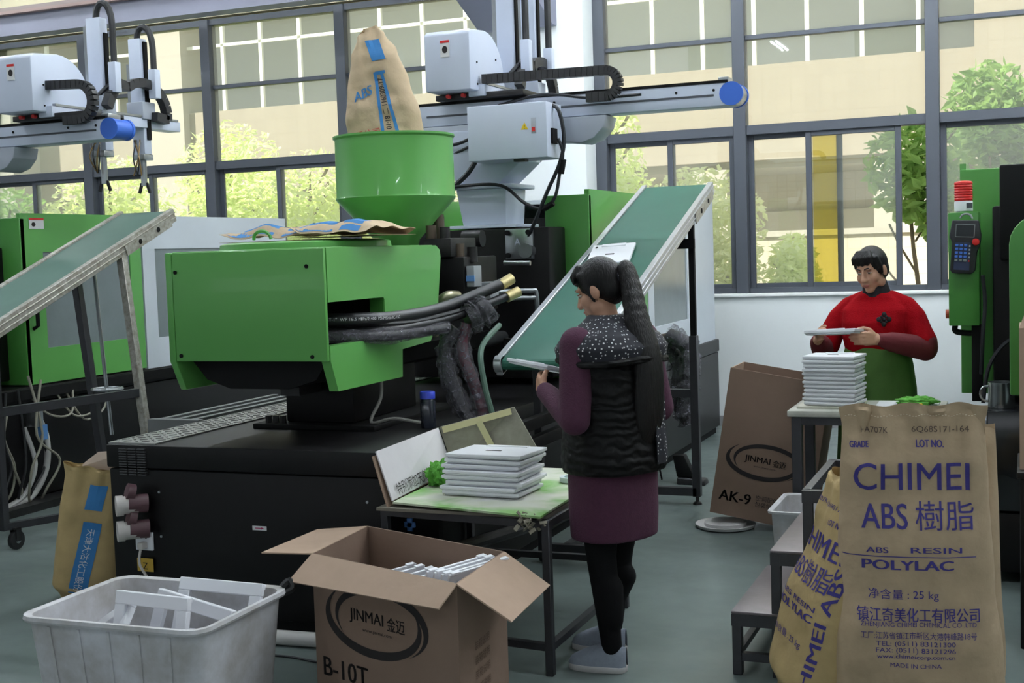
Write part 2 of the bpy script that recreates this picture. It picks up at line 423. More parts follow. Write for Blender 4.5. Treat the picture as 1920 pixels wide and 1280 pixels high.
# ================================================================== outside the windows
M_cream = mat('cream_facade', C3(180, 174, 160), 0.8, var=0.05, vscale=0.6)
def tile_mat(name, col, joint, sx, sz):
    m = bpy.data.materials.new(name); m.use_nodes = True; nt = m.node_tree; b = nt.nodes['Principled BSDF']; b.inputs['Roughness'].default_value = 0.7
    tc = nt.nodes.new('ShaderNodeTexCoord'); mp = nt.nodes.new('ShaderNodeMapping'); mp.inputs['Rotation'].default_value = (radians(90), 0, 0)
    br = nt.nodes.new('ShaderNodeTexBrick'); br.offset = 0; br.inputs['Color1'].default_value = col; br.inputs['Color2'].default_value = tuple(c * .95 for c in col[:3]) + (1,)
    br.inputs['Mortar'].default_value = joint; br.inputs['Scale'].default_value = 1; br.inputs['Brick Width'].default_value = sx; br.inputs['Row Height'].default_value = sz; br.inputs['Mortar Size'].default_value = 0.006
    nt.links.new(tc.outputs['Object'], mp.inputs[0]); nt.links.new(mp.outputs[0], br.inputs[0]); nt.links.new(br.outputs['Color'], b.inputs['Base Color'])
    return m
M_tile = tile_mat('cream_tiles', C3(160, 150, 132), C3(150, 140, 122), 0.24, 0.3)
M_tile2 = tile_mat('sand_tiles', C3(198, 188, 166), C3(184, 172, 148), 0.18, 0.18)
struct(B(-60, 50, YW + .22, 70, -.3, -.12).build('ground_outside', mat('pale_paving', C3(196, 194, 184), 0.9, var=0.1, vscale=0.4)), 'pale paved yard outside the windows')
bd = thing('office_building', 'cream tiled building with open corridor across the yard', 'building', (-8, 22, -.12))
def W(x0, x1, y0, y1, z0, z1, name, m, par=None): return B(x0, x1, y0, y1, z0, z1).build(name, m, par or bd, world=True)
W(-26, -.76, 22, 22.25, 3.03, 4.63, 'parapet', M_tile)
W(-26, -.76, 22.25, 26, 2.9, 3.03, 'slab', M_cream)
M_shade = mat('corridor_wall', C3(238, 246, 246), 0.85)
W(-26, 8, 25.2, 25.5, 3.03, 7.4, 'corridor_wall', M_shade)
for x in (-24, -21, -13.2, -11.1, -6.2, -3.0): W(x, x + 1.3, 25.14, 25.2, 3.9, 5.6, 'corridor_window', mat('dim_glass', C3(206, 216, 204), 0.3))
W(-26, 8, 22, 25.5, 7.2, 7.4, 'slab', M_cream); W(-26, 8, 21.9, 22.2, 7.4, 9.2, 'parapet', M_tile)
W(-.76, 6, 21.8, 25.5, -.12, 7.2, 'stair_block', M_tile)
W(-16.9, -15.8, 21.8, 22.6, -.12, 7.2, 'pillar', M_cream); W(-30, -19.7, 21.2, 25.5, -.12, 9.2, 'stair_block', M_cream)
W(-26, -.76, 22.02, 22.08, 5.90, 5.96, 'handrail', mat('white_rail', C3(244, 246, 232), 0.5))
x = -19.4
post0 = None
while x < -.8:
    if not (-17 < x < -15.7):
        if post0 is None:
            post0 = W(x - .035, x + .035, 22.02, 22.09, 4.63, 7.2, 'post', MATS['white_rail']); px0 = x
        else: inst(post0, 'post', bd, Matrix.Translation((x - px0, 0, 0)))
    x += .889
W(-26, -.76, 24.6, 24.9, -.12, 2.9, 'ground_floor_wall', M_tile2)
for x in (-14.5, -10.4, -7.2, -5.4): W(x, x + .6, 22, 22.6, -.12, 2.9, 'pillar', M_cream)
W(-2.35, -1.2, 22, 22.5, -.12, 2.9, 'pillar', M_cream)
for x in (-13, -9, -4.6): W(x, x + 2.0, 24.5, 24.6, .1, 2.2, 'doorway', mat('dim_doorway', C3(204, 198, 178), 0.6))
yw_ = thing('garden_wall', 'low sand tiled wall in the sunny yard', 'wall', (-3, 18, -.12))
W(-30, 3, 18, 18.2, -.12, 1.70, 'panel', M_tile2, yw_); W(-30, 3.02, 17.96, 18.24, 1.70, 1.78, 'coping', M_cream, yw_)
# ---- trees
def leaf_mat(name, col, tcol):
    m = bpy.data.materials.new(name); m.use_nodes = True; nt = m.node_tree; b = nt.nodes['Principled BSDF']; b.inputs['Roughness'].default_value = 0.55
    oi = nt.nodes.new('ShaderNodeTexCoord'); n = nt.nodes.new('ShaderNodeTexNoise'); n.inputs['Scale'].default_value = 3.0; n.inputs['Detail'].default_value = 6
    r = nt.nodes.new('ShaderNodeValToRGB'); r.color_ramp.elements[0].position = .35; r.color_ramp.elements[1].position = .65; r.color_ramp.elements[0].color = tcol; r.color_ramp.elements[1].color = col
    nt.links.new(oi.outputs['Object'], n.inputs[0]); nt.links.new(n.outputs['Fac'], r.inputs[0]); nt.links.new(r.outputs[0], b.inputs['Base Color'])
    tl = nt.nodes.new('ShaderNodeBsdfTranslucent'); nt.links.new(r.outputs[0], tl.inputs[0])
    mx = nt.nodes.new('ShaderNodeMixShader'); mx.inputs[0].default_value = .55
    out = nt.nodes['Material Output']; nt.links.new(b.outputs[0], mx.inputs[1]); nt.links.new(tl.outputs[0], mx.inputs[2]); nt.links.new(mx.outputs[0], out.inputs[0])
    return m
M_leafy = leaf_mat('yellow_green_leaves', C3(246, 252, 214), C3(230, 242, 158))
M_leafg = leaf_mat('green_leaves', C3(170, 200, 112), C3(120, 160, 84))
M_leafp = leaf_mat('pale_green_leaves', C3(244, 246, 206), C3(222, 230, 170))
M_bark = mat('bark', C3(110, 96, 76), 0.9, bump=0.3)
def tree(loc, h, blobs, n, ls, m, label, name='garden_tree', trunk=.06):
    t = thing(name, label, 'tree', loc); rnd = random.Random(int(loc[0] * 100 + loc[1] * 7))
    mb = MB(); mb.tube(spline([(0, 0, 0), (.05, 0, h * .3), (-.04, .03, h * .6), (0, 0, h * .85)], 4), [trunk * (1 - .7 * i / 12) for i in range(13)], 7)
    for i in range(5):
        a = rnd.random() * 6.28; z = h * (.35 + .1 * i); mb.tube([(0, 0, z), (cos(a) * h * .08, sin(a) * h * .08, z + h * .09), (cos(a) * h * .13, sin(a) * h * .13, z + h * .16)], trunk * .35, 5)
    mb.build('trunk', M_bark, t, smooth=True)
    mb = MB()
    for (bx, by, bz, rx, ry, rz) in blobs:
        k = int(4.2 * n * rx * ry * rz / sum(b[3] * b[4] * b[5] for b in blobs))
        for _ in range(k):
            d = Vector((rnd.gauss(0, 1), rnd.gauss(0, 1), rnd.gauss(0, 1))).normalized() * (rnd.random() ** .45)
            p = Vector((bx + d.x * rx, by + d.y * ry, bz + d.z * rz)); s = ls * (.45 + .6 * rnd.random())
            u = Vector((rnd.gauss(0, 1), rnd.gauss(0, 1), rnd.gauss(0, .6))).normalized(); w = u.cross(Vector((rnd.gauss(0, 1), rnd.gauss(0, 1), rnd.gauss(0, 1)))).normalized()
            q = u.cross(w) * (s * .12)
            mb.add([p - u * s, p + w * s * .42 + q, p + u * s, p - w * s * .42 + q], [(0, 1, 2, 3)])
    f = mb.build('foliage', m, t, recalc=False); f['kind'] = 'stuff'
    return t
tree((-14.4, 15.2, -.12), 2.9, [(0, 0, 2.1, 1.0, .8, .9), (.6, 0, 1.4, 1.2, .8, .9)], 1500, .085, M_leafg, 'leafy green tree outside the leftmost panes')
tree((-12.2, 15.0, -.12), 3.3, [(0, 0, 2.3, 1.0, .8, 1.0), (.4, 0, 1.3, 1.3, .8, .9)], 1700, .08, M_leafy, 'sunlit yellow-green tree outside, below the left robot')
tree((-10.4, 15.4, -.12), 3.7, [(0, 0, 2.7, .9, .8, 1.0), (.2, 0, 1.6, 1.3, .9, 1.1)], 2000, .08, M_leafy, 'sunlit yellow-green tree outside, left of the hopper')
tree((-8.9, 15.0, -.12), 3.4, [(0, 0, 2.3, .95, .8, .9), (.2, 0, 1.3, 1.2, .9, .9)], 1700, .075, M_leafy, 'sunlit yellow-green tree outside, behind the hopper')
tree((-6.9, 15.2, -.12), 3.0, [(0, 0, 2.0, 1.0, .8, .9), (.2, 0, 1.2, 1.1, .9, .9)], 1500, .075, M_leafp, 'pale green tree outside, behind the robot arm')
tree((-4.75, 14.8, -.12), 3.8, [(0, 0, 2.75, .55, .6, .95), (.1, 0, 1.8, .95, .8, .9), (0, 0, .9, .9, .8, .6)], 2100, .075, M_leafy, 'tall yellow-green tree outside, above the inclined belt')
tree((-3.45, 14.4, -.12), 2.7, [(0, 0, 1.9, .75, .7, .75), (.1, 0, 1.1, .7, .7, .8)], 1500, .07, M_leafp, 'pale green bush outside, right of the inclined belt')
tree((-2.45, 14.6, -.12), 1.9, [(0, 0, 1.35, .30, .35, .5), (-.05, 0, .8, .32, .3, .5)], 520, .085, M_leafy, 'small yellow bush outside, left of the red worker', 'garden_bush', .03)
tree((-1.05, 13.6, -.12), 3.1, [(0, 0, 2.45, .5, .5, .55), (.3, 0, 1.95, .35, .4, .35)], 330, .11, M_leafg, 'broad-leaved green tree outside, beside the open sash', trunk=.035)
tree((-.35, 14.8, -.12), 3.6, [(0, 0, 3.0, .5, .5, .6), (.45, 0, 2.6, .6, .5, .5)], 700, .10, M_leafg, 'green tree outside, above the red beacon', trunk=.04)
# ================================================================== injection moulding machines
CX = -3.15
def clamp_unit(r, cx, y0, zb=.81):
    """guarding, platens, tie bars; y0 is the near end of the guard"""
    def Bx(a, b, c, d, e, f): return B(cx + a, cx + b, y0 + c, y0 + d, e, f)
    Bx(-.50, .50, -.30, 0, .85, 1.76).build('fixed_platen', M_black, r, world=True, bevel=.012)
    Bx(-.48, .48, .75, 1.05, .9, 1.72).build('moving_platen', M_dark, r, world=True, bevel=.012)
    Bx(-.25, .25, 0, .32, 1.0, 1.6).build('mould_half', M_steel, r, world=True, bevel=.008)
    Bx(-.25, .25, .45, .75, 1.0, 1.6).build('mould_half', M_steel, r, world=True, bevel=.008)
    for sx in (-.37, .37):
        for z in (1.0, 1.62):
            MB().cyl((cx + sx, y0 - .36, z), (cx + sx, y0 + 2.4, z), .045, n=16).build('tie_bar', M_steel, r, world=True, smooth=True)
    # near end panels of the guard
    for a, b in ((.37, .66), (-.66, -.37)):
        Bx(a, b, -.01, .04, .82, 1.955).build('guard_end_panel', M_greend, r, world=True, bevel=.008)
    for s in (1, -1):
        # green sliding door with a clear window
        mb = MB(); xa, xb = sorted((s * .63, s * .66))
        for c, d, e, f in ((.0, 1.25, .82, 1.06), (.0, 1.25, 1.72, 1.985), (.0, .2, 1.06, 1.72), (1.12, 1.25, 1.06, 1.72)):
            mb.box(cx + xa, cx + xb, y0 + c, y0 + d, e, f)
        d_ = mb.build('safety_door', M_green, r, world=True)
        xw = s * .645
        Bx(xw - .006, xw + .006, .2, 1.12, 1.06, 1.72).build('door_window', mat('smoked_pane', C3(128, 138, 140), 0.25, var=.08), d_, world=True)
        MB().tube([(cx + s * .66, y0 + .07, 1.2), (cx + s * .70, y0 + .07, 1.22), (cx + s * .70, y0 + .07, 1.5), (cx + s * .66, y0 + .07, 1.52)], .014, 8).build('door_handle', M_blackm, d_, world=True, smooth=True)
        # white rear cover with window
        mb = MB()
        for c, d, e, f in ((1.27, 3.33, .76, 1.04), (1.27, 3.33, 1.73, 1.985), (1.27, 1.42, 1.04, 1.73), (2.4, 3.33, 1.04, 1.73)):
            mb.box(cx + xa, cx + xb, y0 + c, y0 + d, e, f)
        w_ = mb.build('rear_cover', M_white, r, world=True)
        Bx(xw - .006, xw + .006, 1.42, 2.4, 1.04, 1.73).build('cover_window', MATS['smoked_pane'], w_, world=True)
    Bx(-.63, .63, 1.27, 3.33, 1.955, 1.985).build('rear_cover_top', M_white, r, world=True)
    Bx(-.63, .63, 3.30, 3.33, .82, 1.955).build('rear_end_panel', M_white, r, world=True)
    Bx(-.63, .63, 1.05, 1.27, .85, 1.85).build('toggle_housing', M_blackm, r, world=True)
def base_frame(r, cx, y0, y1, w0=.72, w1=.68):
    B(cx - w0, cx + w1, y0, y1, .06, .70).build('base_cabinet', M_black, r, world=True, bevel=.008)
    B(cx - w0 - .008, cx + w1 + .008, y0 - .008, y1, .705, .81).build('base_top_band', M_black, r, world=True, bevel=.008)
    B(cx - w0 + .03, cx + w1 - .03, y0 + .03, y1 - .03, 0, .06).build('plinth', M_blackm, r, world=True)
# ---------------- the machine in the middle
R1 = thing('injection_moulding_machine', 'green injection moulding machine with black base and round green hopper, nearest the camera', 'machine', (CX, 4.65, 0), group='injection moulding machines')
base_frame(R1, CX, 4.65, 10.85)
clamp_unit(R1, CX, 7.5)
# diamond tread strip along the left edge with raised bars
tr = B(CX - .725, CX - .47, 4.66, 7.6, .81, .817).build('tread_plate', M_diamond, R1, world=True)
mb = MB(); k = 0
yy = 4.70
while yy < 7.55:
    for i in range(5):
        xx = CX - .70 + i * .05; a = 45 if (k + i) % 2 else -45
        mb.obox((xx, yy, .819), (.034, .010, .004), rotm(0, 0, a))
    yy += .05; k += 1
s_ = mb.build('tread_bars', M_diamond, tr, world=True); s_['kind'] = 'stuff'
# vent slots
mb = MB()
for i in range(11):
    for j in range(3): mb.box(-3.80 + j * .05, -3.757 + j * .05, 4.632, 4.652, .675 + i * .0115, .680 + i * .0115)
mb.build('vent_louvres', mat('vent_metal', C3(84, 84, 86), .4, .4), R1, world=True)
# two filter valves
M_wine = mat('wine_plastic', C3(94, 66, 72), .4); M_offw = mat('offwhite_plastic', C3(206, 200, 196), .4)
for z in (.55, .435):
    v = MB().cyl((-3.66, 4.64, z), (-3.72, 4.58, z + .005), .042, n=18).build('filter_valve', M_wine, R1, world=True, smooth=True)
    MB().cyl((-3.69, 4.61, z), (-3.735, 4.565, z), .040, n=18).build('filter_bowl', M_offw, v, world=True, smooth=True)
    MB().cyl((-3.735, 4.565, z), (-3.757, 4.543, z), .046, n=18).build('filter_cap', M_offw, v, world=True, smooth=True)
    MB().cyl((-3.70, 4.60, z + .052), (-3.72, 4.575, z + .062), .038, n=18).build('valve_disc', M_wine, v, world=True, smooth=True)
sk = B(-3.737, -3.644, 4.638, 4.65, .334, .416).build('wall_socket', M_plast, R1, world=True, bevel=.003)
for dx in (-.012, .012): B(-3.69 + dx - .004, -3.69 + dx + .004, 4.6365, 4.639, .388, .398).build('socket_slot', M_blackm, sk, world=True)
B(-3.70, -3.67, 4.60, 4.638, .345, .375).build('plug', M_offw, sk, world=True, bevel=.004)
MB().tube(spline([(-3.685, 4.605, .345), (-3.69, 4.60, .28), (-3.66, 4.62, .2), (-3.63, 4.62, .1), (-3.6, 4.58, .01)]), .006, 6).build('plug_cable', M_offw, sk, world=True)
ys = B(-3.734, -3.647, 4.639, 4.641, .237, .297).build('warning_sticker', mat('dull_yellow', C3(196, 160, 60), .6), R1, world=True)
lettering('bolt_symbol', 'Z', plane_fn((-3.69, 4.6385, .262), (1, 0, 0), (0, 0, 1)), M_ink, ys, .045, world=True)
st = B(-3.114, -3.043, 4.6405, 4.642, .455, .474).build('direction_sticker', M_print, R1, world=True)
mb = MB(); mb.add([(-3.10, 4.640, .4625), (-3.07, 4.640, .4625), (-3.07, 4.640, .459), (-3.055, 4.640, .4645), (-3.07, 4.640, .470), (-3.07, 4.640, .4665), (-3.10, 4.640, .4665)], [tuple(range(7))])
mb.build('arrow', mat('magenta_ink', C3(170, 40, 90), .6), st, world=True, recalc=False)
for x, z in ((-3.60, .60), (-3.60, .40), (-2.55, .60), (-2.55, .15)): MB().cyl((x, 4.652, z), (x, 4.644, z), .006, n=8).build('panel_screw', M_steel, R1, world=True)
# low grey channel rails lying behind the base
ch = thing('steel_channel', 'grey steel channel rails lying beside the black base', 'channel', (-4.15, 6.1, 0))
for s in (-.10, 0, .10): B(s - .02, s + .02, -.55, .55, .74, .80).build('rail', mat('grey_channel', C3(116, 118, 120), .5, .3), ch)
B(-.16, .16, -.6, -.55, .70, .80).build('end_plate', MATS['grey_channel'], ch); B(-.16, .16, -.55, .6, .66, .70).build('base_plate', MATS['grey_channel'], ch)
for y in (-.45, .45): B(-.12, .12, y - .04, y + .04, 0, .66).build('leg', M_steeltube, ch)
# injection unit: pedestal, carriage, covers
B(-3.46, -2.80, 5.20, 6.10, .81, .835).build('foot_plate', M_blackm, R1, world=True, bevel=.004)
B(-3.32, -2.95, 5.28, 5.95, .835, 1.10).build('pedestal', M_black, R1, world=True, bevel=.01)
for x in (-3.40, -3.36, -3.32): MB().cyl((x, 5.25, .835), (x, 5.25, .87), .016, n=6).build('foot_bolt', M_dark, R1, world=True)
mb = MB().prism([(-3.50, 1.18), (-2.80, 1.18), (-2.86, 1.09), (-3.0, 1.05), (-3.3, 1.05), (-3.42, 1.09)], 4.80, 6.6, 'y'); mb.build('injection_carriage', M_blackm, R1, world=True)
for x in (-3.33, -2.97): MB().cyl((x, 4.9, 1.10), (x, 7.2, 1.10), .04, n=12).build('guide_rod', M_steel, R1, world=True, smooth=True)
B(-3.20, -3.10, 5.05, 5.25, .99, 1.06).build('drip_block', M_dark, R1, world=True)
cv = B(-3.518, -2.748, 4.712, 4.733, 1.18, 1.66).build('front_cover', M_green, R1, world=True, bevel=.004)
for x, z in ((-3.50, 1.575), (-2.83, 1.585), (-3.49, 1.205), (-2.82, 1.20)): MB().cyl((x, 4.712, z), (x, 4.707, z), .009, n=10).build('cover_bolt', M_blackm, cv, world=True)
prof = [(4.734, 1.662), (5.82, 1.662), (5.862, 1.64), (5.87, 1.60), (5.80, 1.27), (5.72, 1.19), (5.41, 1.175), (5.40, 1.045), (4.79, 1.045), (4.734, 1.18), (4.734, 1.244), (5.235, 1.244), (5.244, 1.255), (5.244, 1.42), (5.235, 1.43), (4.734, 1.43)]
MB().prism(prof, -2.79, -2.745, 'x').build('side_cover', M_green, R1, world=True)
B(-2.82, -2.75, 5.24, 5.26, 1.20, 1.44).build('opening_lip', M_greend, R1, world=True)
prof2 = [(4.712, 1.662), (5.87, 1.662), (5.80, 1.18), (5.4, 1.18), (5.40, 1.045), (4.78, 1.045), (4.712, 1.18)]
MB().prism(prof2, -3.555, -3.52, 'x').build('side_cover', M_green, R1, world=True, bevel=.006)
B(-3.53, -2.78, 4.73, 5.86, 1.645, 1.665).build('top_cover', M_green, R1, world=True, bevel=.006)
B(-3.50, -2.80, 5.30, 5.85, 1.20, 1.62).build('drive_block', M_blackm, R1, world=True)
# lid with a loop handle on top of the covers
ld = MB().lathe([(0.0, .034), (.37, .034), (.40, .026), (.405, .0)], (-3.18, 5.30, 1.665), 48).build('tub_lid', M_green, R1, smooth=True, world=True)
MB().tube(bez((-3.24, 4.95, 1.71), (-3.24, 4.94, 1.76), (-3.15, 4.94, 1.76), (-3.15, 4.95, 1.71), 8), .008, 6).build('lid_handle', M_green, ld, world=True, smooth=True)
# barrel, hydraulic blocks and fittings
MB().cyl((CX, 5.8, 1.42), (CX, 7.25, 1.42), .12, n=20).build('barrel', M_dark, R1, world=True, smooth=True)
B(-3.30, -2.98, 6.0, 6.42, 1.28, 1.62).build('feed_throat', M_dark, R1, world=True, bevel=.01)
hm = B(-3.0, -2.74, 6.15, 6.60, 1.30, 1.60).build('hydraulic_manifold', M_black, R1, world=True, bevel=.012)
B(-2.96, -2.80, 6.12, 6.45, 1.60, 1.70).build('valve_block', M_dark, hm, world=True, bevel=.006)
for i, (x, y, z, r, h) in enumerate(((-2.93, 6.16, 1.70, .028, .07), (-2.86, 6.18, 1.70, .028, .06), (-2.80, 6.22, 1.58, .03, .09), (-2.74, 6.26, 1.57, .028, .08), (-2.95, 6.3, 1.70, .03, .13), (-3.0, 6.4, 1.66, .035, .16))):
    MB().cyl((x, y, z), (x, y, z + h), r, n=14).build('solenoid', mat('solenoid_brown', C3(88, 76, 64), .45, .3) if i % 2 == 0 else M_dark, hm, world=True, smooth=True)
B(-2.735, -2.69, 6.16, 6.26, 1.44, 1.55).build('gauge_box', mat('grey_box', C3(150, 154, 158), .4), hm, world=True, bevel=.004)
B(-2.735, -2.688, 6.155, 6.16, 1.47, 1.50).build('blue_label', mat('blue_label', C3(110, 160, 220), .5), hm, world=True)
B(-2.74, -2.66, 6.3, 6.42, 1.36, 1.46).build('grey_valve', MATS['grey_box'], hm, world=True, bevel=.004)
for z in (1.40, 1.36): MB().tube(spline([(-2.70, 6.5, z), (-2.55, 6.6, z), (-2.52, 6.62, z - .02), (-2.52, 6.62, z - .2)], 5), .013, 8).build('steel_pipe', M_steel, hm, world=True, smooth=True)
MB().cyl((-2.76, 6.75, 1.555), (-2.60, 6.75, 1.55), .014, n=12).build('push_rod', M_steel, R1, world=True, smooth=True)
MB().cyl((-3.05, 6.85, 1.70), (-2.93, 6.85, 1.70), .05, n=14).build('ejector_cylinder', M_dark, R1, world=True, smooth=True)
pp = B(-2.92, -2.743, 7.17, 7.2, 1.57, 1.752).build('clamp_plate', M_steel, R1, world=True, bevel=.004)
for x in (-2.90, -2.765):
    for z in (1.595, 1.73): MB().cyl((x, 7.17, z), (x, 7.15, z), .016, n=12).build('cap_screw', M_blackm, pp, world=True)
lettering('stamped_mark', 'A', plane_fn((-2.84, 7.1685, 1.675), (1, 0, 0), (0, 0, 1)), mat('pale_mark', C3(186, 190, 210), .4), pp, .06, world=True)
wp = B(-2.70, -2.50, 6.55, 6.58, .92, 1.14).build('terminal_box', M_dark, R1, world=True, bevel=.006)
mb = MB(); mb.add([(-2.615, 6.548, .98), (-2.545, 6.548, .98), (-2.58, 6.548, 1.06)], [(0, 1, 2)]); mb.build('warning_triangle', M_yellow, wp, world=True, recalc=False)
lettering('warning_mark', '!', plane_fn((-2.58, 6.5475, 1.008), (1, 0, 0), (0, 0, 1)), M_ink, wp, .05, world=True)
# thick hydraulic hoses
def along(path, r, up=(0, 0, 1)):
    path = [Vector(p) for p in path]; L = [0]
    for a, b in zip(path, path[1:]): L.append(L[-1] + (b - a).length)
    def fn(x, y):
        s = min(max(x, 0), L[-1] - 1e-5); k = max(i for i in range(len(L) - 1) if L[i] <= s); t = (s - L[k]) / (L[k + 1] - L[k])
        p = path[k].lerp(path[k + 1], t); d = (path[k + 1] - path[k]).normalized()
        tocam = (Vector((0, 0, 1.62)) - p); tocam = (tocam - d * tocam.dot(d)).normalized(); u = tocam.cross(d)
        if u.z < 0: u = -u
        return p + tocam * (r * 1.03) + u * y
    return fn, L[-1]
h1 = spline([(-3.1, 4.92, 1.355), (-2.92, 4.96, 1.345), (-2.75, 5.08, 1.34), (-2.68, 5.30, 1.338), (-2.58, 5.55, 1.365), (-2.41, 5.85, 1.46)], 6)
ho = MB().tube(h1, .028, 12).build('hydraulic_hose', M_hose, R1, world=True, smooth=True)
fn, L_ = along(h1, .028); lettering('hose_print', 'SAE 100R2AT-1"  WP 16.5 MPa/2400 PSI-MSHA IC-152', lambda x, y: fn(x + .12, y), M_print, ho, .02, world=True, align='LEFT', cell=.012)
MB().cyl((-2.41, 5.84, 1.455), (-2.375, 5.90, 1.485), .028, n=14).build('hose_ferrule', mat('brass_ferrule', C3(206, 190, 140), .35, .6), ho, world=True, smooth=True)
h2 = spline([(-3.1, 4.96, 1.29), (-2.92, 5.0, 1.285), (-2.74, 5.12, 1.28), (-2.66, 5.32, 1.285), (-2.54, 5.58, 1.32), (-2.38, 5.85, 1.40)], 6)
ho2 = MB().tube(h2, .022, 12).build('hydraulic_hose', M_hose, R1, world=True, smooth=True)
MB().cyl((-2.38, 5.84, 1.395), (-2.34, 5.90, 1.42), .027, n=14).build('hose_ferrule', MATS['brass_ferrule'], ho2, world=True, smooth=True)
h3 = spline([(-3.1, 5.0, 1.31), (-2.9, 5.02, 1.315), (-2.73, 5.14, 1.312), (-2.64, 5.36, 1.31), (-2.52, 5.6, 1.345), (-2.44, 5.8, 1.37)], 6)
MB().tube(h3, .012, 8).build('thin_hose', M_hose, R1, world=True, smooth=True)
MB().tube(spline([(-2.86, 6.0, 1.20), (-2.82, 5.95, 1.34), (-2.76, 5.95, 1.40), (-2.74, 6.05, 1.40)]), .026, 10).build('steel_elbow', mat('elbow_steel', C3(170, 166, 140), .3, .8), R1, world=True, smooth=True)
def film_plastic():
    m = bpy.data.materials.new('clear_wrap'); m.use_nodes = True; nt = m.node_tree; b = nt.nodes['Principled BSDF']
    b.inputs['Base Color'].default_value = C3(120, 118, 128); b.inputs['Roughness'].default_value = .25
    tc = nt.nodes.new('ShaderNodeTexCoord'); n = nt.nodes.new('ShaderNodeTexNoise'); n.inputs['Scale'].default_value = 45; n.inputs['Detail'].default_value = 5; n.inputs['Distortion'].default_value = 1.5
    bp = nt.nodes.new('ShaderNodeBump'); bp.inputs['Strength'].default_value = 1; bp.inputs['Distance'].default_value = .02
    nt.links.new(tc.outputs['Object'], n.inputs[0]); nt.links.new(n.outputs['Fac'], bp.inputs['Height']); nt.links.new(bp.outputs[0], b.inputs['Normal'])
    tr = nt.nodes.new('ShaderNodeBsdfTransparent'); mx = nt.nodes.new('ShaderNodeMixShader')
    rp = nt.nodes.new('ShaderNodeMapRange'); rp.inputs[1].default_value = .35; rp.inputs[2].default_value = .7; rp.inputs[3].default_value = .15; rp.inputs[4].default_value = .85
    nt.links.new(n.outputs['Fac'], rp.inputs[0]); nt.links.new(rp.outputs[0], mx.inputs[0])
    nt.links.new(tr.outputs[0], mx.inputs[1]); nt.links.new(b.outputs[0], mx.inputs[2]); nt.links.new(mx.outputs[0], nt.nodes['Material Output'].inputs[0])
    return m
M_wrap = film_plastic()
def wrapped(pts, r, name='wrapped_hose', col=None, par=R1, seed=1):
    p = spline(pts, 6); o = MB().tube(p, r, 10).build(name, col or M_hose, par, world=True, smooth=True)
    rnd = random.Random(seed); n = 14; rs = [r * 1.35 * (1 + .25 * rnd.uniform(-1, 1)) for _ in p]
    mb = MB().tube(p, rs, n, cap=False); mb.v = [tuple(Vector(v) + Vector((rnd.uniform(-1, 1), rnd.uniform(-1, 1), rnd.uniform(-1, 1))) * r * .16) for v in mb.v]
    mb.build('plastic_wrap', M_wrap, o, world=True); return o
wrapped([(-3.05, 4.9, 1.275), (-2.9, 4.95, 1.265), (-2.74, 5.06, 1.26), (-2.66, 5.28, 1.255), (-2.56, 5.52, 1.27)], .024, seed=2)
wrapped([(-2.55, 5.6, 1.26), (-2.60, 5.58, 1.18), (-2.58, 5.56, 1.05), (-2.52, 5.55, .9), (-2.47, 5.55, .82)], .034, seed=3)
wrapped([(-2.50, 5.62, 1.28), (-2.52, 5.6, 1.15), (-2.46, 5.58, 1.0), (-2.42, 5.58, .88), (-2.42, 5.58, .82)], .028, col=mat('wine_hose', C3(92, 36, 52), .5), seed=4)
wrapped([(-2.42, 5.7, 1.36), (-2.46, 5.66, 1.32), (-2.50, 5.62, 1.30)], .05, seed=5)
MB().tube(spline([(-2.47, 5.95, 1.25), (-2.43, 5.62, 1.16), (-2.40, 5.57, 1.0), (-2.37, 5.58, .86), (-2.36, 5.6, .80)]), .014, 8).build('green_hose', mat('green_hose', C3(86, 112, 100), .5), R1, world=True, smooth=True)
MB().tube(spline([(-2.86, 5.4, 1.05), (-2.84, 5.35, .95), (-2.87, 5.3, .84), (-2.75, 5.3, .86), (-2.62, 5.32, .84)]), .008, 6).build('grey_cable', mat('grey_cable', C3(150, 148, 142), .5), R1, world=True, smooth=True)
# rails in the drop opening at the right
for y, z in ((5.80, .72), (5.75, .62)): MB().bar((-2.40, y, z), (-2.10, y + 1.1, z + .12), .05, .06).build('drop_rail', M_dark, R1, world=True, bevel=.004)
B(-2.455, -2.30, 4.80, 4.84, .1, .575).build('side_plate', M_blackm, R1, world=True)
bl = MB(); bl.box(-2.455, -2.405, 4.788, 4.80, .468, .492); bl.box(-2.443, -2.417, 4.788, 4.80, .452, .508); bl.build('blue_clip', mat('blue_clip', C3(84, 132, 196), .5), R1, world=True, bevel=.003)
MB().cyl((-2.46, 4.86, .30), (-1.95, 6.6, .30), .03, n=10).build('floor_pipe', M_dark, R1, world=True)
# hopper
hc = (-3.15, 6.2)
hp = MB().lathe([(.10, 1.60), (.12, 1.70), (.318, 1.915), (.322, 1.925), (.318, 1.935), (.316, 2.235), (.326, 2.245), (.326, 2.255), (.312, 2.252), (.310, 1.94), (.09, 1.72)], (hc[0], hc[1], 0), 56).build('hopper', M_green, R1, smooth=True, world=True)
mb = MB(); a0 = radians(195)
mb.add([(hc[0] + .319 * cos(a0 + t), hc[1] + .319 * sin(a0 + t), z) for t in (0, .06, .12) for z in (2.03, 2.14)], [(0, 2, 3, 1), (2, 4, 5, 3)]); mb.build('hopper_label', M_print, hp, world=True, recalc=False)
MB().cyl((hc[0], hc[1], 1.5), (hc[0], hc[1], 1.62), .11, n=20).build('hopper_neck', M_dark, R1, world=True, smooth=True)
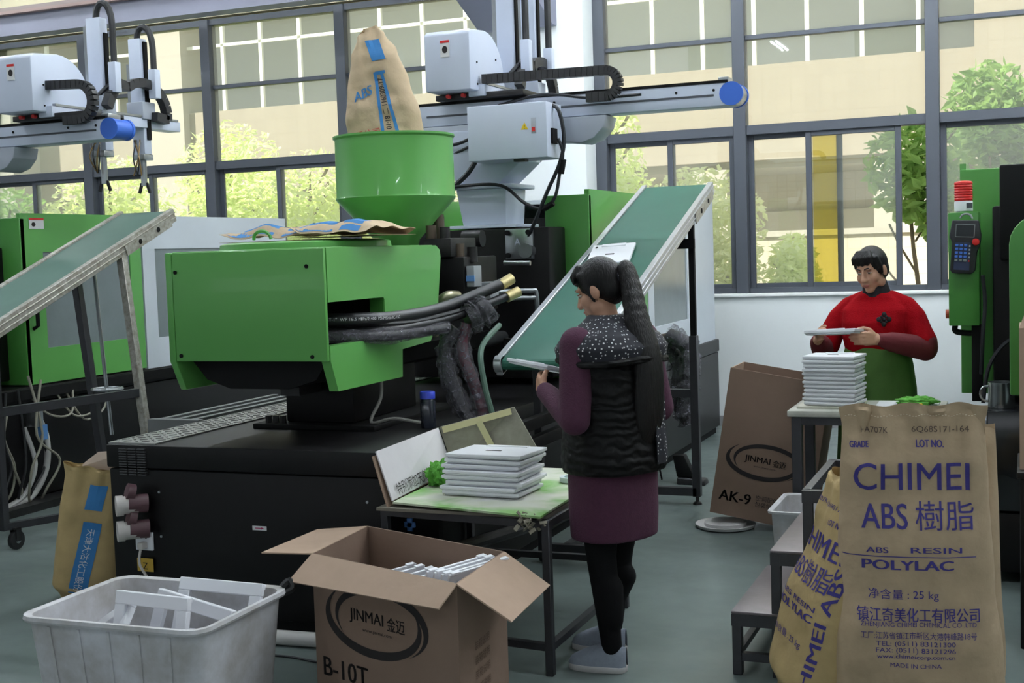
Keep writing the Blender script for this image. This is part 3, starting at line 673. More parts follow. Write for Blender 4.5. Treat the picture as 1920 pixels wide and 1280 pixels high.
# ---------------- the machine at the left
LX = CX - 3.80; LY = -.70
R2 = thing('injection_moulding_machine', 'green injection moulding machine with white rear cover, at the left behind the stained belt', 'machine', (LX, 4.6, 0), group='injection moulding machines')
base_frame(R2, LX, 3.95, 10.15, .68, .66)
clamp_unit(R2, LX, 7.5 + LY)
lb = B(LX + .40, LX + .58, 6.785, 6.79, 1.85, 1.93)
sk = B(LX + .662, LX + .664, 6.88, 7.02, 1.88, 1.955).build('caution_label', M_print, R2, world=True)
B(LX + .664, LX + .665, 6.88, 7.02, 1.94, 1.955).build('label_header', M_red, sk, world=True)
mb = MB(); mb.add([(LX + .6655, 6.90 + .05 * cos(t) * .4 + .02, 1.91 + .016 * sin(t)) for t in [i * pi / 4 for i in range(8)]], [tuple(range(8))]); mb.build('label_symbol', M_ink, sk, world=True, recalc=False)
B(LX + .60, LX + .72, 6.5, 10.1, .735, .80).build('side_rail', M_blackm, R2, world=True)
M_pipew = mat('white_pvc', C3(208, 206, 204), .4)
rnd = random.Random(11)
MB().tube(spline([(LX + .72, 6.80, .60), (LX + .75, 6.83, .45), (LX + .74, 6.82, .25), (LX + .70, 6.72, .08), (LX + .72, 6.5, .05), (LX + .8, 6.1, .04)]), .022, 10).build('white_hose', M_pipew, R2, world=True, smooth=True)
MB().tube(spline([(LX + .70, 6.68, .55), (LX + .76, 6.70, .3), (LX + .72, 6.62, .1), (LX + .74, 6.4, .05)]), .016, 8).build('white_hose', M_pipew, R2, world=True, smooth=True)
M_gh = mat('greyish_hose', C3(150, 146, 132), .5)
for i in range(9):
    x = LX + .70 + rnd.uniform(0, .08); y = 6.30 + i * .06
    MB().tube(spline([(x, y, .70 + rnd.uniform(-.05, .2)), (x + .03, y + rnd.uniform(-.1, .1), .5), (x + rnd.uniform(0, .06), y + rnd.uniform(-.15, .15), .3), (x, y + rnd.uniform(-.1, .1), .12), (x - .05, y, .05)]), .009, 6).build('hose', M_hose if i % 2 else M_gh, R2, world=True, smooth=True)
for i, y in enumerate((6.75, 7.0, 7.1)):
    MB().tube(spline([(LX + .68, y, .78), (LX + .76, y + .1, .62 - .04 * i), (LX + .78, y + .3, .60), (LX + .70, y + .42, .78)]), .008, 6).build('looped_cable', M_gh, R2, world=True, smooth=True)
MB().tube(spline([(LX + .68, 6.3, 1.25), (LX + .72, 6.35, 1.05), (LX + .74, 6.42, .8), (LX + .72, 6.45, .5)]), .012, 6).build('hose', M_gh, R2, world=True, smooth=True)
B(LX + .70, LX + .80, 6.70, 6.76, .55, .68).build('valve_body', M_steel, R2, world=True, bevel=.006)
B(LX + .78, LX + .81, 6.72, 6.78, .46, .56).build('blue_tag', mat('blue_tag', C3(90, 140, 200), .5), R2, world=True)
B(LX + .64, LX + .84, 5.6, 9.0, .0, .05).build('floor_channel', M_dark, R2, world=True)
# ================================================================== robots on the fixed platens
def robot(F, shift, label, roller, arm_lo, arm_hi, ends):
    r = thing('take_out_robot', label, 'robot', F, group='take-out robots')
    W_ = mat('robot_white', C3(208, 216, 234), .35, var=.04, vscale=4)
    B(-.22, .22, -.2, .2, 0, .02).build('foot_plate', W_, r, bevel=.004)
    MB().hexa([(-.15, -.15, .02), (.14, -.15, .02), (.14, .15, .02), (-.15, .15, .02)], [(-.18, -.17, .24), (.15, -.17, .24), (.15, .17, .24), (-.18, .17, .24)]).build('lower_column', W_, r, bevel=.008)
    B(-.2, .2, -.2, .2, .24, .265).build('column_flange', W_, r, bevel=.004)
    MB().prism([(-.18, .265), (.10, .265), (.26, .40), (.28, .60), (-.28, .60), (-.28, .52)], -.16, .16, 'y').build('upper_column', W_, r, bevel=.01)
    pr = [(-.42, .55), (.50, .50), (.62, .485), (.70, .51), (.76, .57), (.78, .64), (-.42, .64)]
    MB().prism(pr, -.11, .11, 'y').build('cantilever', mat('robot_grey', C3(176, 182, 194), .4), r, bevel=.008)
    bmn = B(-.45, 1.52, -.085, .085, .645, .775).build('traverse_beam', W_, r, bevel=.006)
    B(-.45, 1.50, -.09, -.07, .775, .79).build('rail', M_blackm, bmn); B(-.45, 1.50, .07, .09, .775, .79).build('rail', M_blackm, bmn)
    B(-.40, 1.42, -.088, -.084, .70, .712).build('groove', M_frame, bmn)
    for x in (.45, .75, 1.2, 1.42): MB().cyl((x, -.083, .735), (x, -.09, .735), .008, n=8).build('bolt', M_blackm, bmn)
    for y in (-.088, .068):
        MB().cyl((1.52, y, .71), (1.52, y + .02, .71), .068, n=24).build('end_cap', M_blue, bmn, smooth=True)
    MB().cyl((1.52, -.07, .71), (1.52, .07, .71), .063, n=24).build('end_roller', roller, bmn, smooth=True)
    B(1.44, 1.50, -.06, .06, .775, .81).build('limit_switch', M_steel, bmn, bevel=.004)
    B(-.50, -.43, -.05, .06, .60, .78).build('end_stop', M_blackm, bmn, bevel=.004)
    # carriage
    cx = shift
    B(cx - .30, cx + .28, -.16, .22, .79, .825).build('carriage_plate', M_dark, r, bevel=.004)
    for x in (-.20, -.10): MB().cyl((cx + x, -.17, .81), (cx + x, -.20, .81), .013, n=10).build('red_lamp', M_red, r)
    arc = [(-.30, .83), (-.30, 1.17), (-.27, 1.19), (-.05, 1.21)] + [(-.05 + .30 * sin(t), .91 + .30 * cos(t)) for t in [radians(a) for a in range(10, 85, 8)]] + [(.27, .83)]
    hs = MB().prism(arc, cx - .30, cx + .0, 'x').build('housing', W_, r, bevel=.012)
    st = B(cx - .19, cx - .13, -.304, -.301, 1.03, 1.13).build('caution_sticker', M_print, hs)
    B(cx - .19, cx - .13, -.3055, -.304, 1.115, 1.13).build('sticker_header', M_red, st)
    mb = MB(); mb.add([(cx - .16 + .018 * cos(t), -.305, 1.075 + .022 * sin(t)) for t in [i * pi / 5 for i in range(10)]], [tuple(range(10))]); mb.build('sticker_symbol', M_ink, st, recalc=False)
    for y, z in ((-.2, 1.0), (-.2, .87), (.1, 1.05)): MB().cyl((cx, y, z), (cx + .006, y, z), .006, n=8).build('bolt', M_blackm, hs)
    # electrics box in front of the column
    if ends:
        eb = B(.02, .52, -.42, -.16, .39, .71).build('electrics_box', W_, r, bevel=.008)
        mb = MB(); mb.add([(.36, -.4215, .555), (.405, -.4215, .555), (.3825, -.4215, .597)], [(0, 1, 2)]); mb.build('warning_triangle', M_yellow, eb, recalc=False)
        lettering('warning_mark', '!', plane_fn((.3825, -.422, .57), (1, 0, 0), (0, 0, 1)), M_ink, eb, .03)
        sw = B(.425, .455, -.426, -.42, .53, .62).build('switch', MATS['robot_grey'], eb, bevel=.002)
        B(.43, .45, -.43, -.426, .54, .565).build('red_rocker', M_red, sw)
        B(.52, .535, -.36, -.28, .47, .56).build('connector_socket', M_blackm, eb, bevel=.003)
        B(.30, .37, -.40, -.34, .375, .39).build('cable_gland', M_dark, eb)
        # black cables
        MB().tube(spline([(.50, -.30, .70), (.56, -.32, .66), (.58, -.3, .5), (.55, -.3, .36), (.46, -.28, .2), (.36, -.25, .02), (.28, -.2, -.1)]), .012, 8).build('cable', M_cable, r, smooth=True)
        MB().tube(spline([(-.30, -.2, .24), (-.1, -.24, .26), (.15, -.24, .25), (.3, -.25, .14), (.42, -.26, .10), (.5, -.27, .16), (.54, -.28, .3), (.57, -.3, .42), (.55, -.32, .5)]), .010, 8).build('cable', M_cable, r, smooth=True)
        MB().cyl((.545, -.28, .30), (.565, -.29, .38), .022, n=10).build('cable_plug', M_blackm, r); MB().cyl((.43, -.26, .10), (.49, -.265, .13), .018, n=10).build('cable_plug', M_blackm, r)
        MB().tube(spline([(.04, -.18, .56), (0, -.22, .44), (-.06, -.24, .34), (-.16, -.22, .27), (-.24, -.2, .24)]), .016, 8).build('cable', M_cable, r, smooth=True)
        MB().tube(spline([(.04, -.2, .54), (-.14, -.16, .48), (-.28, -.14, .44)]), .009, 8).build('cable', M_cable, r, smooth=True)
        MB().tube(spline([(.05, -.18, .60), (-.14, -.2, .52), (-.38, -.15, .52), (-.44, -.12, .56)]), .010, 8).build('cable', M_cable, r, smooth=True)
        MB().tube(spline([(.1, -.12, .74), (.4, -.13, .785), (.7, -.13, .74), (1.0, -.12, .74)]), .009, 6).build('cable', M_cable, r, smooth=True)
    # horizontal energy chain
    x0, x1 = ends_x = (cx + .02, cx + .80) if ends else (cx + .0, cx + .24)
    rr = .075 if ends else .11
    zt = .90 if ends else 1.0
    path = [(x0, zt), (x1, zt - .01)] + [(x1 + rr * sin(t), zt - .01 - rr + rr * cos(t)) for t in [radians(a) for a in range(15, 181, 15)]] + [(x1 - .12, zt - .01 - 2 * rr)]
    ch = MB()
    P = [Vector((a, -.16, b)) for a, b in path]
    for a, b in zip(P, P[1:]):
        L = (b - a).length; n = max(1, int(L / .035))
        for i in range(n): ch.bar(a.lerp(b, (i + .04) / n), a.lerp(b, (i + .96) / n), .055, .05, up=(0, 1, 0))
    ch.build('energy_chain', M_chain, r)
    # crosswise arm with two vertical axes
    ax = cx - .02
    B(ax - .05, ax + .06, -.18, 1.15, .80, .87).build('cross_arm', W_, r, bevel=.005)
    B(ax - .055, ax - .03, -.15, 1.12, .87, .885).build('rail', M_steel, r); B(ax + .04, ax + .065, -.15, 1.12, .87, .885).build('rail', M_steel, r)
    ar = MB(); pth = [(.30, .90), (.34, .98), (.42, 1.07)] + [(.68 + .26 * cos(t), .90 + .20 * sin(t)) for t in [radians(a) for a in range(130, -11, -14)]] + [(.80, .88)]
    P = [Vector((ax + .10, a, b)) for a, b in pth]
    for a, b in zip(P, P[1:]): ar.bar(a, b, .06, .055, up=(1, 0, 0))
    ar.build('arched_chain', M_chain, r)
    MB().tube(spline([(cx - .05, .1, .88), (ax, .25, .93), (ax + .08, .35, 1.05), (ax + .1, .42, 1.08)]), .014, 8).build('arm_cable', M_cable, r, smooth=True)
    for k, (yy, w) in enumerate(((.36, .115), (.78, .10))):
        pst = B(ax + .0 - w / 2, ax + .0 + w / 2, yy - .04, yy + .04, arm_lo, arm_hi - .08 * k).build('vertical_axis', W_, r, bevel=.006)
        B(ax - w / 2 - .03, ax - w / 2, yy - .03, yy - .015, arm_lo + .3, arm_hi - .2 * k - .05).build('linear_rail', M_steel, pst)
        B(ax - .065, ax + .075, yy - .07, yy + .07, .86, .98).build('axis_carriage', MATS['robot_grey'], pst, bevel=.006)
        B(ax + w / 2, ax + w / 2 + .012, yy - .01, yy + .03, arm_lo + .1, arm_hi - .1).build('dark_rail', M_blackm, pst)
        hx = ax + .11; top = arm_hi + .10 - .10 * k
        MB().tube([(ax, yy, arm_hi - .1 * k)] + bez((ax, yy, arm_hi - .08 * k), (ax, yy, top + .04), (hx + .02, yy, top + .04), (hx + .02, yy, top - .16), 8) + [(hx + .02, yy, 1.18)], .022, 8).build('hose_loop', M_rubber, pst, smooth=True)
        B(hx - .01, hx + .05, yy - .03, yy + .03, 1.0, 1.2).build('hose_clamp', W_, pst, bevel=.004)
        # gripper
        g = B(ax - .05, ax + .05, yy - .05, yy + .05, arm_lo - .04, arm_lo).build('gripper_plate', M_steel, r, bevel=.003)
        MB().cyl((ax, yy, arm_lo - .04), (ax, yy, arm_lo - .22), .022, n=10).build('gripper_stem', M_steel, g)
        for s in (-1, 1): MB().bar((ax + s * .02, yy, arm_lo - .2), (ax + s * .045, yy, arm_lo - .27), .012, .02).build('gripper_finger', M_dark, g)
        rn = random.Random(k)
        for q in range(4): MB().tube(spline([(ax + rn.uniform(-.04, .04), yy - .04, arm_lo + .1), (ax + rn.uniform(-.09, .05), yy - .08, arm_lo - .03), (ax + rn.uniform(-.05, .05), yy - .06, arm_lo - .15)]), .005, 5).build('air_tube', M_cable if q % 2 else mat('amber_tube', C3(140, 110, 60), .4), g)
    return r
robot((-3.08, 7.40, 1.765), 0.0, 'white take-out robot with long beam and electrics box above the middle machine', M_steel, .72, 2.25, True)
robot((-6.88, 6.70, 1.765), 1.12, 'white take-out robot with hanging grippers at the upper left by the windows', M_blue, .62, 1.50, False)
# ================================================================== the machine at the right
RX = .345
R3 = thing('injection_moulding_machine', 'dark green injection moulding machine with control pendant at the right edge', 'machine', (RX, 6.3, 0), group='injection moulding machines')
B(-.18, 1.0, 6.30, 10.6, .05, .33).build('base_cabinet', M_black, R3, world=True, bevel=.008)
B(-.18, 1.0, 6.29, 10.6, .34, .81).build('base_front', mat('glossy_black', C3(30, 31, 33), .12), R3, world=True, bevel=.01)
clamp_unit(R3, RX, 6.9)
B(-.335, -.30, 6.94, 7.3, 1.2, 1.9).build('grey_side_plate', M_frame, R3, world=True)
pr = [(-.07, .95), (-.07, 1.58)] + [(.08 - .15 * cos(t), 1.58 + .13 * sin(t)) for t in [radians(a) for a in range(15, 91, 15)]] + [(.6, 1.71), (.6, .95)]
MB().prism(pr, 5.7, 6.25, 'y').build('rounded_cover', M_greend, R3, world=True, bevel=.01)
B(.05, .5, 5.8, 6.6, .81, .95).build('cover_support', M_blackm, R3, world=True)
B(-.12, .5, 6.5, 6.6, 1.5, 1.95).build('dark_bracket', M_blackm, R3, world=True, bevel=.01)
cb = B(-.356, -.215, 6.58, 6.80, 1.186, 1.735).build('control_box', M_greend, R3, world=True, bevel=.005)
MB().cyl((-.356, 6.66, 1.24), (-.375, 6.66, 1.24), .022, n=14).build('red_knob', mat('rust_red', C3(176, 70, 46), .5), cb, world=True, smooth=True)
MB().tube(spline([(-.33, 6.66, 1.19), (-.33, 6.66, 1.155), (-.28, 6.66, 1.145), (-.24, 6.66, 1.145)]), .014, 8).build('conduit', M_blackm, cb, world=True, smooth=True)
B(-.255, -.205, 6.64, 6.70, .81, 1.186).build('control_post', M_blackm, R3, world=True, bevel=.004)
bc = MB().lathe([(0, 0), (.043, 0), (.043, .045), (.040, .05)], (-.288, 6.66, 1.742), 24, cap0=False).build('beacon_base', M_plast, cb, world=True, smooth=True)
pf = [(.041, .05)]
for i in range(7): pf += [(.041, .052 + i * .0125), (.044, .056 + i * .0125), (.044, .060 + i * .0125)]
pf += [(.040, .143), (.03, .147), (0, .147)]
MB().lathe(pf, (-.288, 6.66, 1.742), 24).build('red_beacon', mat('red_lens', C3(226, 40, 40), .2, coat=.4), cb, world=True, smooth=True)
B(-.275, -.245, 6.62, 6.625, 1.755, 1.78).build('beacon_grille', M_frame, cb, world=True)
MB().tube(spline([(-.20, 6.55, 1.43), (-.19, 6.56, 1.3), (-.20, 6.56, 1.15), (-.21, 6.6, .95)]), .01, 6).build('pendant_cable', M_cable, cb, world=True, smooth=True)
MB().tube(spline([(-.2, 6.5, .82), (-.17, 6.5, 1.0), (-.08, 6.5, 1.12), (.02, 6.5, 1.12), (.03, 6.5, .9)]), .01, 6).build('arched_cable', M_cable, R3, world=True, smooth=True)
for z in (1.77, 1.44): MB().cyl((-.03, 6.89, z), (-.03, 6.885, z), .008, n=8).build('panel_screw', M_steel, R3, world=True)
# pendant
pd = thing('control_pendant', 'black handheld control pendant with blue keys hanging on the green control box', 'controller', (-.281, 6.545, 1.57), R=rotm(0, 4, 0))
pl_ = [(-.070, .06), (-.062, .125), (.058, .128), (.074, .06), (.072, .01), (.060, -.02), (.056, -.115), (.04, -.13), (-.045, -.13), (-.058, -.115), (-.056, .02), (-.068, .04)]
MB().prism(pl_, -.018, .03, 'y').build('body', mat('pendant_black', C3(34, 35, 40), .45), pd, bevel=.006)
B(-.044, .044, -.020, -.018, .045, .108).build('screen_frame', mat('screen_grey', C3(128, 134, 134), .4), pd)
B(-.040, .040, -.0215, -.020, .049, .104).build('screen', mat('dark_screen', C3(34, 38, 42), .15), pd)
kb = B(-.042, .030, -.020, -.018, -.112, .02).build('keypad', mat('keypad_navy', C3(40, 50, 80), .5), pd)
for i in range(3):
    for j in range(5): B(-.040 + i * .020, -.026 + i * .020, -.0235, -.020, -.030 - j * .018 + .03, -.018 - j * .018 + .03).build('key', mat('blue_key', C3(66, 116, 214), .4) if j < 4 else mat('grey_key', C3(120, 130, 126), .4), kb, bevel=.002, seg=1)
for j in range(5): B(.022, .029, -.0225, -.020, -.03 - j * .018 + .03, -.022 - j * .018 + .03).build('side_key', M_red if j == 4 else M_steel, kb)
MB().cyl((.052, -.018, .025), (.052, -.045, .025), .017, n=16).build('emergency_stop', M_red, pd, smooth=True, bevel=.003)
MB().tube([(x_ * .028, .005, .135 + .022 * sqrt(max(0, 1 - x_ * x_))) for x_ in (-1, -.7, -.3, 0, .3, .7, 1)], .005, 6).build('hanger', M_steel, pd)
# steel mug on the base
mg = thing('steel_mug', 'brushed steel mug standing on the black base at the right', 'mug', (-.115, 6.40, .811))
MB().lathe([(0, 0), (.058, 0), (.060, .006), (.060, .118), (.062, .122), (.057, .122), (.056, .01), (0, .008)], (0, 0, 0), 28).build('cup', mat('mug_steel', C3(170, 174, 176), .22, .9), mg, smooth=True)
MB().tube(bez((-.058, 0, .10), (-.105, 0, .11), (-.105, 0, .02), (-.058, 0, .03), 8), .006, 6).build('handle', MATS['mug_steel'], mg, smooth=True)
sb = thing('black_cabinet', 'low black cabinet under the plain carton at the right edge', 'cabinet', (.17, 5.35, 0))
B(-.2, .35, -.2, .25, .04, .70).build('body', M_black, sb, bevel=.008); B(-.21, .36, -.21, .26, .70, .725).build('top', M_black, sb, bevel=.004); B(-.17, .32, -.17, .22, 0, .04).build('plinth', M_blackm, sb)
pc = thing('plain_carton', 'plain brown carton cut off by the right edge', 'carton', (.17, 5.35, .726))
for nm, a in (('wall', (-.2, .3, -.15, -.144, 0, .54)), ('wall', (-.2, .3, .194, .2, 0, .54)), ('wall', (-.2, -.194, -.144, .194, 0, .54)), ('wall', (.294, .3, -.144, .194, 0, .54)), ('bottom', (-.194, .294, -.144, .194, 0, .006))): B(*a).build(nm, M_kraft, pc)
MB().hexa([(-.2, -.15, .54), (.3, -.15, .54), (.3, -.144, .54), (-.2, -.144, .54)], [(-.17, -.10, .62), (.27, -.10, .62), (.27, -.094, .62), (-.17, -.094, .62)]).build('flap', M_kraft, pc)
# ================================================================== belt conveyors
def belt_mat(name, col):
    return mat(name, col, .5, var=.12, vscale=3, spec=.25)
M_belt = belt_mat('green_belt', C3(44, 92, 78)); M_belt2 = belt_mat('faded_green_belt', C3(92, 120, 110))
M_stain = mat('stained_steel', C3(200, 198, 192), .45, .4, var=.45, vscale=30, col2=C3(146, 138, 124))
def conveyor(label, xl, xr, y0, z0, y1, z1, belt, side):
    xc = (xl + xr) / 2; r = thing('belt_conveyor', label, 'conveyor', (xc, (y0 + y1) / 2, 0), group='inclined belt conveyors')
    a = math.atan2(z1 - z0, y1 - y0); d = Vector((0, cos(a), sin(a))); n = Vector((0, -sin(a), cos(a)))
    P0 = Vector((xc, y0, z0)); Lg = sqrt((y1 - y0) ** 2 + (z1 - z0) ** 2); hw = (xr - xl) / 2
    def pt(s, x, h): return P0 + d * s + n * h + Vector((x, 0, 0))
    # closed belt loop round the end rollers
    rr = .028; prof = [(s, 0) for s in (0, Lg * .25, Lg * .5, Lg * .75, Lg)] + [(Lg + rr * sin(t), -rr + rr * cos(t)) for t in [radians(q) for q in range(30, 180, 30)]] + [(Lg, -2 * rr), (Lg * .5, -2 * rr), (0, -2 * rr)] + [(-rr * sin(t), -rr - rr * cos(t)) for t in [radians(q) for q in range(30, 180, 30)]]
    mb = MB(); N = len(prof)
    vs = [pt(s, -hw + .035, h) for s, h in prof] + [pt(s, hw - .035, h) for s, h in prof]
    mb.add(vs, [(i, (i + 1) % N, N + (i + 1) % N, N + i) for i in range(N)] + [tuple(reversed(range(N))), tuple(range(N, 2 * N))]); mb.build('belt', belt, r, world=True)
    for s in (-1, 1):
        mb = MB()
        for (xa, xb, h0, h1) in ((hw - .034, hw, -.075, .012), (hw - .014, hw + .006, -.052, -.044), (hw - .014, hw + .006, -.02, -.012)):
            q = [pt(-.03, s * xa, h0), pt(-.03, s * xb, h0), pt(-.03, s * xb, h1), pt(-.03, s * xa, h1)]; e = [p + d * (Lg + .05) for p in q]; mb.hexa(q, e)
        mb.build('side_rail', side, r, world=True, bevel=.003, seg=1)
        mb = MB(); q = [pt(Lg - .55, s * (hw + .001), -.085), pt(Lg - .55, s * (hw + .009), -.085), pt(Lg - .55, s * (hw + .009), -.02), pt(Lg - .55, s * (hw + .001), -.02)]
        mb.hexa(q, [p + d * .5 for p in q]); br = mb.build('bearing_bracket', M_stain, r, world=True)
        for k in (.1, .3): MB().cyl(pt(Lg - .5 + k, s * (hw + .008), -.05), pt(Lg - .5 + k, s * (hw + .013), -.05), .016, n=12).build('slot', M_blackm, br, world=True)
        MB().cyl(pt(.0, s * (hw - .034), -rr), pt(.0, s * (hw + .004), -rr), .042, n=18).build('end_cap', M_alu, r, world=True, smooth=True)
    MB().cyl(pt(Lg, -hw + .02, -rr), pt(Lg, hw - .02, -rr), rr - .003, n=14).build('roller', M_steel, r, world=True, smooth=True)
    return r, pt, Lg
cv1, pt1, L1 = conveyor('inclined green belt conveyor with aluminium rails behind the front worker', -2.38, -1.90, 5.68, 1.105, 8.28, 2.012, M_belt, M_alu)
def leg(r, p, q, w=.04, name='leg', m=M_steeltube): return MB().bar(p, q, w, w, up=(0, 1, 0)).build(name, m, r, world=True, bevel=.003, seg=1)
leg(cv1, (-1.925, 7.78, .05), (-1.925, 7.78, 1.06), .05); leg(cv1, (-1.925, 7.78, 1.06), (-1.925, 7.78, 1.79), .036, 'inner_leg', M_blackm)
leg(cv1, (-2.355, 7.78, .05), (-2.355, 7.78, 1.06), .05); leg(cv1, (-2.355, 7.78, 1.06), (-2.355, 7.78, 1.79), .036, 'inner_leg', M_blackm)
for x in (-1.93, -2.35): leg(cv1, (x, 6.15, .05), (x, 6.15, 1.20), .04)
MB().bar((-2.355, 7.78, .70), (-1.925, 7.78, .70), .04, .05).build('cross_bar', M_steeltube, cv1, world=True)
MB().bar((-2.355, 7.78, .08), (-1.925, 7.78, .08), .05, .05).build('floor_bar', M_steeltube, cv1, world=True)
MB().bar((-2.22, 6.15, .08), (-2.22, 7.78, .08), .04, .04).build('floor_bar', M_steeltube, cv1, world=True)
MB().bar((-2.35, 6.15, .08), (-1.93, 6.15, .08), .04, .04).build('floor_bar', M_steeltube, cv1, world=True)
B(-2.02, -1.90, 7.74, 7.77, 1.60, 1.66).build('clamp_bracket', M_blackm, cv1, world=True)
for x in (-1.925, -2.355): MB().lathe([(0, .0), (.03, .0), (.026, .012), (.012, .02), (.012, .055), (0, .055)], (x, 7.78, 0), 12).build('levelling_foot', M_dark, cv1, world=True, smooth=True)
for x in (-1.93, -2.35): MB().cyl((x - .012, 6.15, .032), (x + .012, 6.15, .032), .03, n=14).build('caster', M_rubber, cv1, world=True, smooth=True)
MB().tube([(-2.2 + .07 * cos(t), 7.6 + .03 * sin(t), .86 + .02 * sin(t)) for t in [i * pi / 8 for i in range(16)]], .008, 6, closed=True).build('hand_wheel', M_steel, cv1, world=True)
cv2, pt2, L2 = conveyor('stained inclined conveyor with faded belt at the left edge', -5.64, -5.20, 4.5, .95, 7.0, 1.955, M_belt2, M_stain)
leg(cv2, (-5.23, 6.5, 1.72), (-5.06, 6.5, .08), .05, 'leg', M_stain); leg(cv2, (-5.61, 6.5, 1.72), (-5.42, 6.5, .08), .05)
leg(cv2, (-5.45, 5.62, .12), (-5.45, 5.62, 1.36), .05); leg(cv2, (-5.62, 5.0, .12), (-5.62, 5.0, 1.1), .04)
MB().bar((-5.14, 6.5, .80), (-5.50, 6.5, .80), .04, .045).build('cross_bar', M_steeltube, cv2, world=True)
MB().bar((-5.14, 6.5, .82), (-5.45, 5.62, .80), .045, .05).build('side_bar', M_steeltube, cv2, world=True)
MB().bar((-5.45, 5.62, .30), (-5.62, 5.0, .30), .04, .04).build('side_bar', M_steeltube, cv2, world=True)
MB().bar((-5.08, 6.5, .14), (-5.45, 5.62, .14), .04, .04).build('floor_bar', M_steeltube, cv2, world=True)
MB().cyl((-5.45, 6.5, 1.66), (-5.36, 6.48, .55), .012, n=8).build('lift_screw', M_steel, cv2, world=True)
MB().tube([(-5.375 + .09 * cos(t), 6.48 + .09 * sin(t), .84) for t in [i * pi / 10 for i in range(20)]], .011, 6, closed=True).build('hand_wheel', M_steel, cv2, world=True)
MB().cyl((-5.46, 6.48, .84), (-5.29, 6.48, .84), .008, n=6).build('wheel_spoke', M_steel, cv2, world=True)
for x, y in ((-5.42, 5.68), (-5.60, 5.05), (-5.06, 6.52), (-5.42, 6.52)):
    c_ = MB().cyl((x - .016, y, .055), (x + .016, y, .055), .055, n=20).build('caster', M_rubber, cv2, world=True, smooth=True, bevel=.006)
    MB().cyl((x - .019, y, .055), (x + .019, y, .055), .02, n=12).build('hub', M_steel, c_, world=True)
    mb = MB(); mb.box(x - .024, x - .019, y - .02, y + .02, .05, .125); mb.box(x + .019, x + .024, y - .02, y + .02, .05, .125); mb.box(x - .024, x + .024, y - .03, y + .03, .12, .13); mb.build('fork', M_dark, c_, world=True)
# ================================================================== the moulded white panels
PW, PD, PH = .345, .255, .020
def panel_mesh(w=PW, d=PD, h=PH, opening=True):
    mb = MB()
    mb.box(-w / 2, w / 2, -d / 2, d / 2, h * .32, h)
    # rim below, notch lip at the front, raised tongue
    w -= .016; d -= .016
    for a in ((-w / 2, w / 2, -d / 2, -d / 2 + .008), (-w / 2, w / 2, d / 2 - .008, d / 2), (-w / 2, -w / 2 + .008, -d / 2, d / 2), (w / 2 - .008, w / 2, -d / 2, d / 2)): mb.box(a[0], a[1], a[2], a[3], 0, h * .32)
    return mb
pm_src = panel_mesh().build('pm', M_plast, None, bevel=.0025, seg=1)
lip_src = B(-PW * .28, PW * .28, PD / 2 - .035, PD / 2 - .004, PH, PH + .003).build('lip', M_plast, None)
slot_src = B(-.04, .03, -.02, -.008, PH, PH + .0012).build('slot', M_ink, None)
hole_src = MB().cyl((-PW * .4, PD * .36, PH), (-PW * .4, PD * .36, PH + .001), .011, n=12).build('hole', M_ink, None)
PANEL_DATA = {'body': pm_src.data, 'lip': lip_src.data, 'slot': slot_src.data, 'hole': hole_src.data}
for o in (pm_src, lip_src, slot_src, hole_src): bpy.data.objects.remove(o)
def panel(label, loc, R=None, rz=0, group=None, parts=('body', 'lip'), name='plastic_product'):
    t = thing(name, label, 'plastic product', loc, rz, group, R)
    for p in parts:
        o = bpy.data.objects.new(p, PANEL_DATA[p]); COL.objects.link(o); o.parent = t
    return t
rnd = random.Random(3)
ORD = ['bottom', 'second', 'third', 'fourth', 'fifth', 'sixth', 'seventh', 'eighth', 'ninth', 'tenth', 'eleventh', 'twelfth', 'thirteenth']
z = .634
for i in range(8):
    top = i == 7
    nm = 'topmost' if top else ORD[i] if i == 0 else ORD[i] + ' from the bottom'
    panel('white plastic casing, %s of the stack on the cardboard worktop' % nm, (-2.045 + rnd.uniform(-.012, .012), 4.815 + rnd.uniform(-.012, .012), z), R=rotm(rnd.uniform(-.6, .6), rnd.uniform(-.5, .5), -3 + rnd.uniform(-2.5, 2.5)), group='white panels stacked on the front worktop', parts=('body', 'lip', 'slot') if top else ('body',))
    z += .0215
z = .782
for i in range(12):
    top = i == 11
    nm = 'topmost' if top else ORD[i] if i == 0 else ORD[i] + ' from the bottom'
    o = panel('white plastic casing, %s of the stack in front of the red worker' % nm, (-.925 + rnd.uniform(-.005, .005), 6.70 + rnd.uniform(-.006, .006), z), rz=-8 + rnd.uniform(-2, 2), group='white panels stacked on the back worktop', parts=('body', 'lip', 'slot') if top else ('body',))
    o.scale = (.78, .85, 1.0); z += .0212
# one on the belt
a1 = math.degrees(math.atan2(.907, 2.60))
panel('white plastic casing lying on the green belt above the front worker', (-2.20, 7.0, 1.105 + (7.0 - 5.68) * .349 + .003), R=rotm(a1, 0, 0) @ rotm(0, 0, 8), parts=('body', 'lip', 'slot', 'hole')).scale = (.72, 1.25, 1.2)
